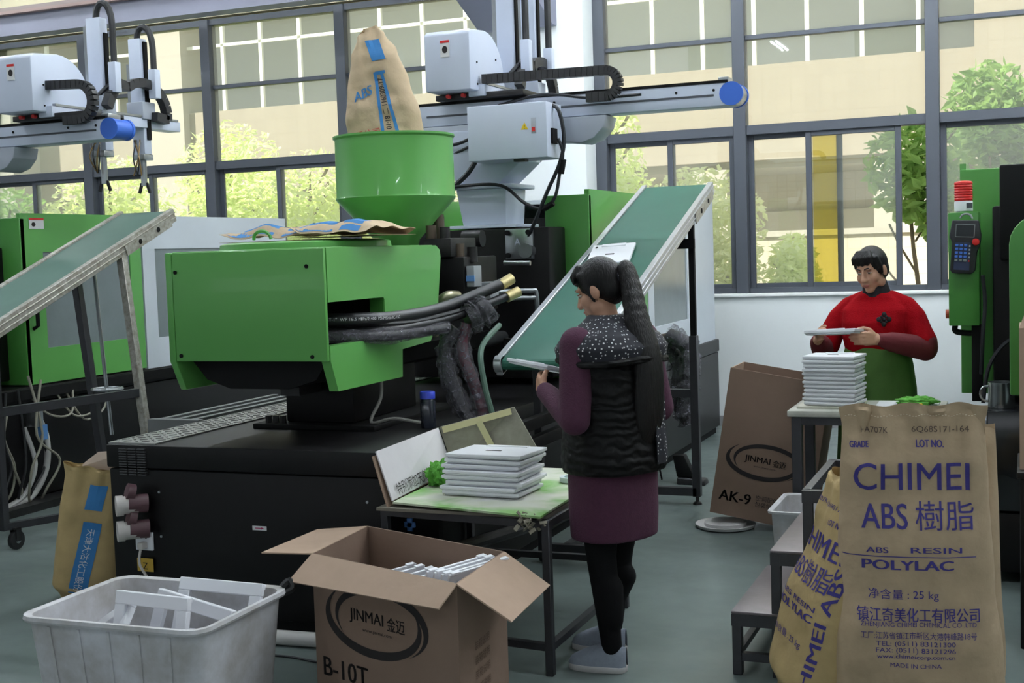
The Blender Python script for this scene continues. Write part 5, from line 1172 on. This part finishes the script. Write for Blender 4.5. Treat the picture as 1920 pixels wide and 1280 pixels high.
for a, b in (((-1.09, 6.53, .715), (-.40, 6.53, .715)), ((-1.09, 6.94, .715), (-.40, 6.94, .715)), ((-1.09, 6.53, .715), (-1.09, 6.94, .715)), ((-.40, 6.53, .715), (-.40, 6.94, .715)), ((-1.09, 6.94, .2), (-.40, 6.94, .2))): MB().bar(a, b, .04, .04).build('rail', M_steeltube, T2, world=True)
B(-1.135, -.385, 6.50, 6.98, .735, .768).build('top', mat('pale_worktop', C3(196, 196, 186), .35, var=.2), T2, world=True, bevel=.006)
B(-.72, -.42, 6.58, 6.90, .768, .776).build('white_sheet', M_plast, T2, world=True)
sh_ = B(-1.10, -.78, 6.58, 6.84, .768, .780).build('packing_board', mat('grubby_white', C3(206, 204, 190), .6, var=.15), None, bevel=.003); tag(sh_, 'thin off-white board under the back panel stack', 'board')
rag('cleaning_rag', 'crumpled green cloth on the back worktop beside the yellow cutter', (-.52, 6.74, .777), (.095, .07, .022), MATS['green_cloth'], 4.4)
kn = thing('utility_knife', 'yellow utility knife lying on the back worktop', 'knife', (-.56, 6.60, .784), R=rotm(0, -7, 14))
MB().prism([(-.07, -.009), (.07, -.009), (.078, 0), (.07, .009), (-.06, .009)], -.006, .006, 'z').build('handle', M_yellow, kn, bevel=.003); B(-.105, -.065, -.006, .004, -.0008, .0008).build('blade', M_steel, kn); B(-.02, .01, -.004, .004, .006, .009).build('slider', M_blackm, kn)
TR = thing('white_tray', 'white plastic tray on the floor behind the steps', 'tray', (-.93, 6.2, 0))
loft([(.36, .40, .03, 0), (.40, .45, .035, .345), (.43, .48, .04, .347), (.432, .482, .04, .358), (.41, .46, .036, .36), (.39, .44, .034, .352), (.35, .39, .03, .01)], 'shell', M_tub, TR)
# plastic wrapped hoses hanging at the far side of the middle machine
wr = thing('wrapped_cable_bundle', 'plastic-wrapped cable bundle hanging below the conveyor at the right of the worker', 'cable', (-2.18, 8.6, 0))
wrapped([(-2.30, 8.6, 1.0), (-2.16, 8.55, .92), (-2.14, 8.5, .7), (-2.18, 8.5, .5), (-2.15, 8.52, .42)], .055, 'bundle', par=wr, seed=8)
wrapped([(-2.36, 8.65, .95), (-2.24, 8.6, .8), (-2.24, 8.55, .6), (-2.20, 8.55, .45)], .05, 'bundle', par=wr, seed=9)
MB().tube(spline([(-2.40, 8.6, .98), (-2.25, 8.6, 1.0), (-2.18, 8.6, .94), (-2.16, 8.6, .78)]), .025, 10).build('conduit', mat('brown_conduit', C3(80, 66, 60), .5), wr, world=True, smooth=True)
fb = thing('rubber_foot', 'black rubber machine foot on the floor right of the front worker', 'machine foot', (-2.12, 8.45, 0))
MB().hexa([(-.10, -.06, 0), (.10, -.06, 0), (.10, .06, 0), (-.10, .06, 0)], [(-.10, -.05, .05), (.09, -.05, .04), (.09, .05, .04), (-.10, .05, .05)]).build('pad', M_rubber, fb, bevel=.01)
MB().hexa([(-.10, -.04, .05), (.02, -.04, .05), (.02, .04, .05), (-.10, .04, .05)], [(-.13, -.04, .2), (-.05, -.04, .2), (-.05, .04, .2), (-.13, .04, .2)]).build('strut', M_blackm, fb, bevel=.006)
# ================================================================== people
def remesh(mb, name, m, parent, voxel=.006, smooth=4, fac=.5, fn=None):
    """fuse overlapping closed shapes into one continuous skin"""
    me = bpy.data.meshes.new('tmp'); me.from_pydata(mb.v, [], mb.f)
    bm = bmesh.new(); bm.from_mesh(me); bmesh.ops.recalc_face_normals(bm, faces=bm.faces); bm.to_mesh(me); bm.free()
    o = bpy.data.objects.new('tmp', me); COL.objects.link(o)
    r = o.modifiers.new('r', 'REMESH'); r.mode = 'VOXEL'; r.voxel_size = voxel; r.use_smooth_shade = True
    s = o.modifiers.new('s', 'SMOOTH'); s.factor = fac; s.iterations = smooth
    dg = bpy.context.evaluated_depsgraph_get(); out = bpy.data.meshes.new_from_object(o.evaluated_get(dg)); out.name = name
    bpy.data.objects.remove(o); bpy.data.meshes.remove(me)
    if fn:
        for v in out.vertices: v.co = fn(v.co)
    out.materials.clear(); out.materials.append(m)
    out.polygons.foreach_set('use_smooth', [True] * len(out.polygons)); out.polygons.foreach_set('material_index', [0] * len(out.polygons))
    ob = bpy.data.objects.new(name, out); COL.objects.link(ob); ob.parent = parent; return ob
def chain(mb, pts, rs, n=14):
    pts = [Vector(p) for p in pts]
    for i, p in enumerate(pts): mb.sphere(p, rs[i], n, 10)
    for i in range(len(pts) - 1):
        if (pts[i + 1] - pts[i]).length > 1e-4: mb.cyl(pts[i], pts[i + 1], rs[i], rs[i + 1], n)
    return mb
def ell(mb, c, r, R=None, n=20, m=14):
    t = MB().sphere((0, 0, 0), r, n, m); c = Vector(c)
    t.v = [tuple((R @ Vector(p) if R else Vector(p)) + c) for p in t.v]; mb.add(t.v, t.f); return mb
def torso(mb, rings, n=32, p=2.4):
    vs = []
    for z, cx, cy, rx, ry in rings:
        for i in range(n):
            t = 2 * pi * i / n; c, s = cos(t), sin(t)
            vs.append((cx + rx * abs(c) ** (2 / p) * (1 if c >= 0 else -1), cy + ry * abs(s) ** (2 / p) * (1 if s >= 0 else -1), z))
    fs = [(j * n + i, j * n + (i + 1) % n, (j + 1) * n + (i + 1) % n, (j + 1) * n + i) for j in range(len(rings) - 1) for i in range(n)]
    fs += [tuple(reversed(range(n))), tuple(range((len(rings) - 1) * n, len(rings) * n))]
    mb.add(vs, fs); return mb
def hand(mb, wrist, d, nrm, side, curl=(35, 45, 30), spread=.006, s=1.0):
    """d: finger direction, nrm: palm normal (fingers curl towards it), side: +1/-1 for the thumb's side"""
    w = Vector(wrist); d = Vector(d).normalized(); nrm = Vector(nrm); nrm = (nrm - d * nrm.dot(d)).normalized(); x = d.cross(nrm) * side
    L = (.078, .086, .080, .064)
    for i in range(4):
        off = (i - 1.5) * .0185 * s; k = w + d * (.082 - .004 * abs(i - 1)) * s + x * (-off)
        chain(mb, [w + x * (-off * .55), k], [.0165 * s, .0125 * s], 10)
        p = k; dirv = d.copy(); pts = [p]
        for q, f in zip(curl, (.45, .32, .25)):
            dirv = Matrix.Rotation(radians(q), 3, nrm.cross(dirv).normalized() * -1) @ dirv if False else (dirv * cos(radians(q)) + nrm * sin(radians(q))).normalized()
            nrm2 = nrm; p = p + dirv * (L[i] * f * s); pts.append(p)
        chain(mb, pts, [.0105 * s, .0095 * s, .0085 * s, .0075 * s], 10)
    b = w + d * .022 * s + x * .022 * s
    chain(mb, [b, b + (x * .8 + d * .6 + nrm * .25).normalized() * .035 * s, b + (x * .62 + d * .75 + nrm * .45).normalized() * .068 * s, b + (x * .42 + d * .85 + nrm * .55).normalized() * .092 * s], [.0155 * s, .0125 * s, .0105 * s, .0085 * s], 10)
def head_shape(mb, c, R, s=1.0):
    def q(p): return Vector(c) + R @ (Vector(p) * s)
    ell(mb, q((0, -.012, .022)), tuple(k * s for k in (.073, .091, .094)), R)
    ell(mb, q((0, .022, -.040)), tuple(k * s for k in (.058, .066, .078)), R)
    ell(mb, q((0, .052, -.098)), tuple(k * s for k in (.030, .028, .022)), R)
    for x in (-1, 1):
        ell(mb, q((x * .036, .048, -.032)), tuple(k * s for k in (.029, .032, .032)), R)
        ell(mb, q((x * .052, .012, -.07)), tuple(k * s for k in (.018, .035, .03)), R)
        ell(mb, q((x * .076, -.006, -.012)), tuple(k * s for k in (.011, .020, .033)), R)
        ell(mb, q((x * .030, .072, .024)), tuple(k * s for k in (.024, .012, .008)), R)
    chain(mb, [q((0, .080, .012)), q((0, .092, -.014)), q((0, .100, -.034))], [.009 * s, .011 * s, .0145 * s], 12)
    for x in (-1, 1): ell(mb, q((x * .013, .090, -.036)), tuple(k * s for k in (.010, .011, .008)), R)
    ell(mb, q((0, .083, -.064)), tuple(k * s for k in (.023, .012, .007)), R); ell(mb, q((0, .081, -.076)), tuple(k * s for k in (.019, .012, .008)), R)
    return q
M_skin = mat('skin', C3(196, 148, 122), .55, var=.08, vscale=12)
M_lip = mat('lips', C3(168, 96, 88), .5)
M_eyew = mat('eye_white', C3(214, 206, 198), .3); M_iris = mat('dark_iris', C3(34, 24, 20), .2)
def hair_mat():
    m = mat('dark_hair', C3(14, 11, 11), .5, spec=.3); nt = m.node_tree; b = nt.nodes['Principled BSDF']
    tc = nt.nodes.new('ShaderNodeTexCoord'); mp = nt.nodes.new('ShaderNodeMapping'); mp.inputs['Scale'].default_value = (160, 160, 6)
    n = nt.nodes.new('ShaderNodeTexNoise'); n.inputs['Scale'].default_value = 1; n.inputs['Detail'].default_value = 3
    bp = nt.nodes.new('ShaderNodeBump'); bp.inputs['Strength'].default_value = .7; bp.inputs['Distance'].default_value = .006
    nt.links.new(tc.outputs['Object'], mp.inputs[0]); nt.links.new(mp.outputs[0], n.inputs[0]); nt.links.new(n.outputs['Fac'], bp.inputs['Height']); nt.links.new(bp.outputs[0], b.inputs['Normal']); return m
M_hair = hair_mat()
def face_bits(q, R, s, par, lid=True):
    for x in (-1, 1):
        e = ell(MB(), q((x * .031, .0715, .002)), tuple(k * s for k in (.0135, .0095, .0062)), R).build('eye', M_eyew, par, smooth=True)
        ell(MB(), q((x * .031, .0775, -.0005)), tuple(k * s for k in (.0062, .0045, .0052)), R, 12, 8).build('iris', M_iris, e, smooth=True)
        ell(MB(), q((x * .031, .0735, .0075)), tuple(k * s for k in (.0155, .0095, .0045)), R, 14, 8).build('eyelid', mat('eyelid', C3(150, 104, 86), .5), e, smooth=True)
        chain(MB(), [q((x * .014, .0855, .024)), q((x * .030, .0835, .029)), q((x * .048, .0715, .025))], [.0030 * s, .0036 * s, .0022 * s], 8).build('eyebrow', M_hair, par, smooth=True)
    l = ell(MB(), q((0, .0865, -.0645)), tuple(k * s for k in (.022, .0095, .0048)), R).build('lips', M_lip, par, smooth=True)
    ell(MB(), q((0, .0845, -.0735)), tuple(k * s for k in (.017, .0095, .0052)), R).build('lower_lip', M_lip, l, smooth=True)
def hair_cap(mb, q, R, s, bang=True, low=-.03):
    ell(mb, q((0, -.022, .030)), tuple(k * s for k in (.083, .096, .098)), R)
    ell(mb, q((0, -.050, -.012)), tuple(k * s for k in (.074, .062, .072)), R)
    for x in (-1, 1): chain(mb, [q((x * .062, .03, .07)), q((x * .074, .022, .02)), q((x * .073, .010, low))], [.018 * s, .013 * s, .007 * s], 10)
    if bang:
        for i in range(9):
            x = (i - 4) * .0145; chain(mb, [q((x * .6, .036, .108)), q((x * .95, .066, .082)), q((x * 1.08, .081 - abs(x) * .22, .044 + abs(x) * .1 + .006 * (i % 2)))], [.014 * s, .011 * s, .005 * s], 10)
def polka_mat():
    m = bpy.data.materials.new('polka_dot_cloth'); m.use_nodes = True; nt = m.node_tree; b = nt.nodes['Principled BSDF']; b.inputs['Roughness'].default_value = .8
    tc = nt.nodes.new('ShaderNodeTexCoord'); v = nt.nodes.new('ShaderNodeTexVoronoi'); v.inputs['Scale'].default_value = 72; v.inputs['Randomness'].default_value = .55
    r = nt.nodes.new('ShaderNodeValToRGB'); r.color_ramp.interpolation = 'CONSTANT'; r.color_ramp.elements[0].color = C3(206, 204, 204); r.color_ramp.elements[1].position = .25; r.color_ramp.elements[1].color = C3(26, 27, 36)
    nt.links.new(tc.outputs['Object'], v.inputs['Vector']); nt.links.new(v.outputs['Distance'], r.inputs[0]); nt.links.new(r.outputs[0], b.inputs['Base Color']); return m
def quilt_mat():
    m = mat('black_quilted_nylon', C3(13, 13, 14), .6, spec=.2); nt = m.node_tree; b = nt.nodes['Principled BSDF']
    tc = nt.nodes.new('ShaderNodeTexCoord'); n = nt.nodes.new('ShaderNodeTexNoise'); n.inputs['Scale'].default_value = 26; n.inputs['Detail'].default_value = 3
    w = nt.nodes.new('ShaderNodeTexWave'); w.wave_type = 'BANDS'; w.bands_direction = 'Z'; w.inputs['Scale'].default_value = 9; w.inputs['Distortion'].default_value = 9
    ad = nt.nodes.new('ShaderNodeMath'); ad.operation = 'ADD'; bp = nt.nodes.new('ShaderNodeBump'); bp.inputs['Strength'].default_value = .5; bp.inputs['Distance'].default_value = .012
    nt.links.new(tc.outputs['Object'], n.inputs[0]); nt.links.new(tc.outputs['Object'], w.inputs[0]); nt.links.new(n.outputs['Fac'], ad.inputs[0]); nt.links.new(w.outputs['Fac'], ad.inputs[1])
    nt.links.new(ad.outputs[0], bp.inputs['Height']); nt.links.new(bp.outputs[0], b.inputs['Normal']); return m
M_polka = polka_mat(); M_vest = quilt_mat()
M_plum = mat('plum_knit', C3(74, 36, 58), .9, var=.15, vscale=60, bump=.3, bscale=160)
M_legg = mat('black_leggings', C3(12, 12, 14), .9, spec=.2)
M_shoe = mat('grey_knit_shoe', C3(150, 158, 172), .8, var=.15, vscale=60); M_sole = mat('shoe_sole', C3(196, 194, 194), .7)
def shoe(par, loc, rz, L=.235):
    M = Matrix.Translation(loc) @ Matrix.Rotation(radians(rz), 4, 'Z')
    def outline(t, k=1.0):  # half width along the foot, heel at t=0
        return (.030 + .016 * sin(min(1, t * 1.35) * pi * .62)) * (1 if t < .72 else sqrt(max(0, 1 - ((t - .72) / .285) ** 2))) * (1 if t > .10 else sqrt(max(.0, 1 - ((.10 - t) / .105) ** 2))) * k
    ts = [0.0, .02, .06, .12, .22, .35, .5, .62, .74, .84, .92, .97, 1.0]
    mb = MB(); up = [(outline(t, 1.08), t * L) for t in ts]
    ring = [(w, y) for w, y in up] + [(-w, y) for w, y in reversed(up[1:-1])]
    N = len(ring); mb.add([(x, y - L * .25, 0) for x, y in ring] + [(x, y - L * .25, .024) for x, y in ring], [tuple(reversed(range(N))), tuple(range(N, 2 * N))] + [(i, (i + 1) % N, N + (i + 1) % N, N + i) for i in range(N)])
    mb.xf(M); r = MB()
    def up_(u, v):
        y = u * L; t = u; h = .075 * (1 - .15 * t) if t < .35 else .071 * (1 - (t - .35) / .65) ** .75 + .020 * (1 - t) ** .1 * (1 if t < .98 else .3)
        a = pi * v; w = outline(t); return tuple(M @ Vector((w * cos(a), y - L * .25, .022 + max(.004, h) * sin(a) ** .8)))
    r.grid(22, 12, lambda u, v: up_(.004 + .992 * u, v))
    s = r.build('shoe', M_shoe, par, smooth=True); mb.build('sole', M_sole, s, bevel=.004); return s
# ---------------- front worker, seen from behind
TH1 = 62
P1 = thing('person', 'worker seen from behind in black quilted vest with dotted hood and long ponytail', 'person', (-1.495, 4.70, 0), TH1)
hc_ = Vector((.0, .05, 1.462)); HR = rotm(0, 0, 26) @ rotm(-22, 0, 0)
mb = MB(); q1 = head_shape(mb, hc_, HR, .96)
chain(mb, [(0, -.005, 1.26), (0, .012, 1.34), (0, .03, 1.40)], [.056, .050, .050])
tors = [(.74, 0, 0, .165, .115), (.84, 0, 0, .172, .12), (.98, 0, .0, .135, .10), (1.10, 0, 0, .15, .105), (1.22, 0, -.005, .165, .105), (1.29, 0, -.01, .13, .08), (1.33, 0, -.005, .06, .05)]
torso(mb, tors)
Lsh, Lel, Lwr = Vector((-.175, -.005, 1.262)), Vector((-.225, -.035, .985)), Vector((-.165, .20, 1.075))
Rsh, Rel, Rwr = Vector((.175, -.005, 1.262)), Vector((.235, -.03, .985)), Vector((.13, .22, 1.07))
chain(mb, [Lsh, Lel, Lwr], [.052, .040, .027]); chain(mb, [Rsh, Rel, Rwr], [.052, .040, .027])
hand(mb, Lwr, (.35, .85, .32), (.9, -.3, 0), -1, (20, 45, 70), s=.92); hand(mb, Rwr, (-.35, .85, .32), (-.9, -.3, 0), 1, (20, 45, 70), s=.92)
LA, RA = Vector((-.085, -.055, .07)), Vector((.085, .115, .07))
for s, A in ((-1, LA), (1, RA)):
    chain(mb, [(s * .085, 0, .80), (s * .082, A.y * .4 + .015, .44), (A.x, A.y, .09)], [.082, .054, .034])
    chain(mb, [(s * .083, A.y * .55 - .015, .32), (A.x, A.y - .005, .2)], [.052, .040])
    chain(mb, [(A.x, A.y, .05), (A.x - .0, A.y + .09, .035)], [.030, .024])
remesh(mb, 'body', M_skin, P1, .0055, 3)
face_bits(q1, HR, .96, P1)
mb = MB(); hair_cap(mb, q1, HR, .97, low=-.045)
hr = remesh(mb, 'hair', M_hair, P1, .006, 4)
pts = spline([q1((0, -.105, .005)), q1((0, -.135, .0)), Vector((.03, -.125, 1.34)), Vector((.035, -.165, 1.20)), Vector((.03, -.175, 1.06)), Vector((.025, -.170, .95)), Vector((.02, -.168, .89))], 5)
n_ = len(pts); mb = MB()
for i in range(n_): t = i / (n_ - 1); w = .024 + .042 * sin(min(1, t * 1.25) * pi * .62) ; w *= (1 if t < .82 else 1 - (t - .82) * 4.2); ell(mb, pts[i], (max(.012, w * 1.15), max(.010, w * .62), .055), None, 14, 10)
remesh(mb, 'ponytail', M_hair, P1, .007, 5)
mb = MB(); cc = q1((0, -.108, .004)); dd = (HR @ Vector((0, -1, -.1))).normalized(); xx = dd.orthogonal().normalized(); yy_ = dd.cross(xx)
for i in range(12): a = 2 * pi * i / 12; mb.sphere(cc + (xx * cos(a) + yy_ * sin(a)) * .027 + dd * .004 * (i % 2), .0135, 10, 8)
remesh(mb, 'hair_scrunchie', M_polka, P1, .004, 2)
# plum dress and sleeves
mb = MB(); torso(mb, [(.505, 0, .0, .178, .140), (.60, 0, 0, .182, .145), (.75, 0, 0, .185, .142), (.90, 0, 0, .165, .125), (1.10, 0, 0, .162, .118), (1.24, 0, -.005, .172, .115), (1.30, 0, -.01, .12, .085), (1.365, 0, .012, .064, .062)])
remesh(mb, 'dress', M_plum, P1, .008, 4)
for a, b, c in ((Lsh, Lel, Lwr), (Rsh, Rel, Rwr)):
    mb = MB(); chain(mb, [a, a.lerp(b, .5), b, b.lerp(c, .4), c - (c - b).normalized() * .012], [.068, .064, .060, .052, .038]); remesh(mb, 'sleeve', M_plum, P1, .007, 5)
mb = MB()
for s, A in ((-1, LA), (1, RA)):
    chain(mb, [(s * .078, 0, .72), (s * .082, A.y * .4 + .015, .44), (A.x, A.y, .095)], [.088, .060, .040]); chain(mb, [(s * .083, A.y * .55 - .015, .32), (A.x, A.y - .005, .2)], [.057, .045])
remesh(mb, 'leggings', M_legg, P1, .008, 4)
# vest
vring = [(.765, 0, -.01, .200, .170), (.80, 0, -.01, .212, .182), (.90, 0, -.01, .202, .172), (1.02, 0, -.008, .192, .162), (1.14, 0, -.006, .192, .156), (1.23, 0, -.008, .185, .140), (1.285, 0, -.012, .140, .105), (1.32, 0, -.01, .085, .075)]
mb = MB(); torso(mb, vring)
def vfn(co):
    k = 1 + .006 * sin(co.z * 95 + 6 * NZ.noise(co * 6)) + .03 * NZ.noise(co * 16); return Vector((co.x * k, co.y * k, co.z))
vest = remesh(mb, 'quilted_vest', M_vest, P1, .007, 3, fn=vfn)
# dotted hood lying over the shoulders with a dark edge
mb = MB(); torso(mb, [(1.195, 0, -.012, .222, .172), (1.245, 0, -.012, .232, .178), (1.29, 0, -.012, .200, .152), (1.335, 0, -.008, .112, .100), (1.365, 0, .002, .078, .074)])
for x in (-.14, -.07, 0, .07, .14): ell(mb, (x, -.135 + abs(x) * .25, 1.235), (.05, .035, .030))
hood = remesh(mb, 'dotted_hood', M_polka, P1, .007, 5)
MB().tube([(  .228 * cos(t) * (1.0), -.014 + .178 * sin(t), 1.195 + .006 * sin(3 * t)) for t in [2 * pi * i / 32 for i in range(32)]], .014, 8, closed=True).build('hood_edge', M_vest, hood, smooth=True)
# dotted lining strip hanging down the back
mb = MB(); vs = []
for j in range(13):
    z = .80 + .27 * j / 12
    for i in range(6):
        x = .045 + .075 * (i / 5) - .02 * (j / 12); y = -.012 - .183 * sqrt(max(0, 1 - (abs(x) / .21) ** 2.4)) - .010 + .008 * NZ.noise(Vector((x * 20, 0, z * 9))); vs.append((x, y, z))
mb.add(vs, [(j * 6 + i, j * 6 + i + 1, (j + 1) * 6 + i + 1, (j + 1) * 6 + i) for j in range(12) for i in range(5)]); mb.build('dotted_strip', M_polka, P1, smooth=True, thick=.004)
for x, sgn in ((.19, 1),): MB().tube(spline([(x, -.05, .79), (x + .01, -.06, .74), (x + .03, -.05, .70)]), .004, 6).build('drawstring', M_vest, P1)
shoe(P1, (LA.x, LA.y, 0), 28); shoe(P1, (RA.x, RA.y, 0), 24)
wm = P1.matrix_world
hp1 = panel('white plastic casing held in front by the worker with the ponytail', wm @ Vector((-.03, .335, 1.135)), R=(rotm(0, 0, TH1) @ rotm(14, -4, 90)))
hp1.scale = (.72, .9, 1.0)
# ---------------- worker in red facing the camera
TH2 = 168
P2 = thing('person', 'worker in red jumper and green apron facing the camera, inspecting a panel', 'person', (-.775, 7.34, 0), TH2)
M_redk = mat('red_knit', C3(150, 10, 20), .95, spec=.1, var=.12, vscale=50, bump=.3, bscale=150); M_dred = mat('dark_red_sleeve', C3(104, 28, 36), .8, var=.15, vscale=40, bump=.2)
M_apron = mat('green_apron', C3(74, 112, 46), .85, var=.12, vscale=14, bump=.2, bscale=18); M_coll = mat('black_knit', C3(28, 26, 30), .9)
hc2 = Vector((.015, .045, 1.455)); HR2 = rotm(0, 0, -14) @ rotm(-16, 5, 0)
mb = MB(); q2 = head_shape(mb, hc2, HR2, 1.0)
chain(mb, [(0, -.01, 1.25), (0, .005, 1.33), (.005, .02, 1.40)], [.060, .054, .052])
torso(mb, [(.74, 0, 0, .175, .125), (.86, 0, 0, .185, .13), (.98, 0, 0, .16, .12), (1.12, 0, 0, .17, .12), (1.22, 0, -.005, .175, .11), (1.285, 0, -.012, .13, .08), (1.33, 0, -.008, .06, .05)])
Rs, Re, Rw = Vector((.180, -.01, 1.255)), Vector((.300, .03, 1.005)), Vector((.255, .235, 1.075))
Ls, Le, Lw = Vector((-.180, -.01, 1.255)), Vector((-.272, .03, 1.02)), Vector((-.085, .255, 1.085))
chain(mb, [Rs * .96, Re, Rw], [.036, .042, .029]); chain(mb, [Ls * .96, Le, Lw], [.036, .042, .029])
hand(mb, Rw, (-.25, .85, .35), (-.95, -.2, .0), 1, (18, 40, 65), s=.95); hand(mb, Lw, (.62, .72, .10), (.62, -.62, -.15), -1, (15, 40, 60), s=.98)
for s in (-1, 1):
    chain(mb, [(s * .088, 0, .80), (s * .085, .02, .44), (s * .085, -.01, .09)], [.085, .056, .036]); chain(mb, [(s * .085, -.01, .05), (s * .09, .09, .035)], [.032, .025])
remesh(mb, 'body', M_skin, P2, .005, 2)
face_bits(q2, HR2, 1.0, P2)
mb = MB(); hair_cap(mb, q2, HR2, 1.0, low=-.02); ell(mb, q2((0, -.115, .0)), (.035, .03, .045))
remesh(mb, 'hair', M_hair, P2, .0055, 4)
mb = MB(); torso(mb, [(1.0, 0, 0, .172, .136), (1.08, 0, .005, .186, .146), (1.16, 0, .008, .188, .142), (1.235, 0, -.004, .190, .122), (1.285, 0, -.012, .150, .092), (1.325, 0, -.006, .088, .076)])
for a, b in ((Rs, Re), (Ls, Le)):
    chain(mb, [(a.x * .45, -.01, 1.288), a + Vector((-a.x * .12, 0, -.012)), a.lerp(b, .3), a.lerp(b, .6), a.lerp(b, .86)], [.048, .060, .064, .068, .077])
jm = remesh(mb, 'red_jumper', M_redk, P2, .007, 5)
mb = MB(); chain(mb, [(0, -.002, 1.305), (.003, .010, 1.345), (.005, .016, 1.372)], [.080, .072, .068]); remesh(mb, 'turtleneck_collar', M_coll, P2, .006, 4)
for b, c in ((Re, Rw), (Le, Lw)):
    mb = MB(); chain(mb, [b + Vector((0, 0, .03)), b, b.lerp(c, .35), b.lerp(c, .7), c - (c - b).normalized() * .015], [.066, .068, .062, .054, .036]); remesh(mb, 'under_sleeve', M_dred, P2, .007, 5)
mb = MB(); torso(mb, [(.34, 0, .01, .225, .190), (.60, 0, .01, .215, .180), (.80, 0, .008, .208, .168), (.93, 0, .006, .192, .150), (1.005, 0, .004, .176, .140), (1.03, 0, .004, .170, .136)])
ap = remesh(mb, 'apron', M_apron, P2, .008, 4, fn=lambda co: Vector((co.x, co.y + .012 * NZ.noise(Vector((co.x * 9, co.y * 9, co.z * 2.5))), co.z)))
mb = MB()
for s in (-1, 1): chain(mb, [(s * .085, .0, .46), (s * .085, -.01, .10)], [.068, .045])
remesh(mb, 'trousers', mat('dark_red_trousers', C3(96, 24, 30), .85), P2, .008, 3)
for s in (-1, 1): shoe(P2, (s * .088, -.01, 0), -6 * s)
# black flower emblem on the chest
def chest(x, z): 
    return Vector((x, .008 + .142 * (max(0, 1 - (abs(x) / .188) ** 2.4)) ** (1 / 2.4) + .004 - max(0, z - 1.17) * .22, z))
mb = MB()
for a in range(0, 360, 45):
    c = (-.083 + .026 * cos(radians(a)) * (1 if a % 90 == 0 else .7), 1.185 + .026 * sin(radians(a)) * (1 if a % 90 == 0 else .7)); rr_ = .014 if a % 90 == 0 else .008
    mb.sphere(chest(*c), (rr_, .006, rr_), 10, 8)
mb.sphere(chest(-.083, 1.185), (.012, .007, .012), 10, 8)
mb.build('flower_emblem', M_coll, P2, smooth=True)
wm2 = P2.matrix_world
hp2 = panel('white plastic casing held between both hands of the worker in red', wm2 @ Vector((.115, .345, 1.115)), R=(rotm(0, 0, TH2) @ rotm(5, 3, 2)))
hp2.scale = (.80, .85, 1.3)
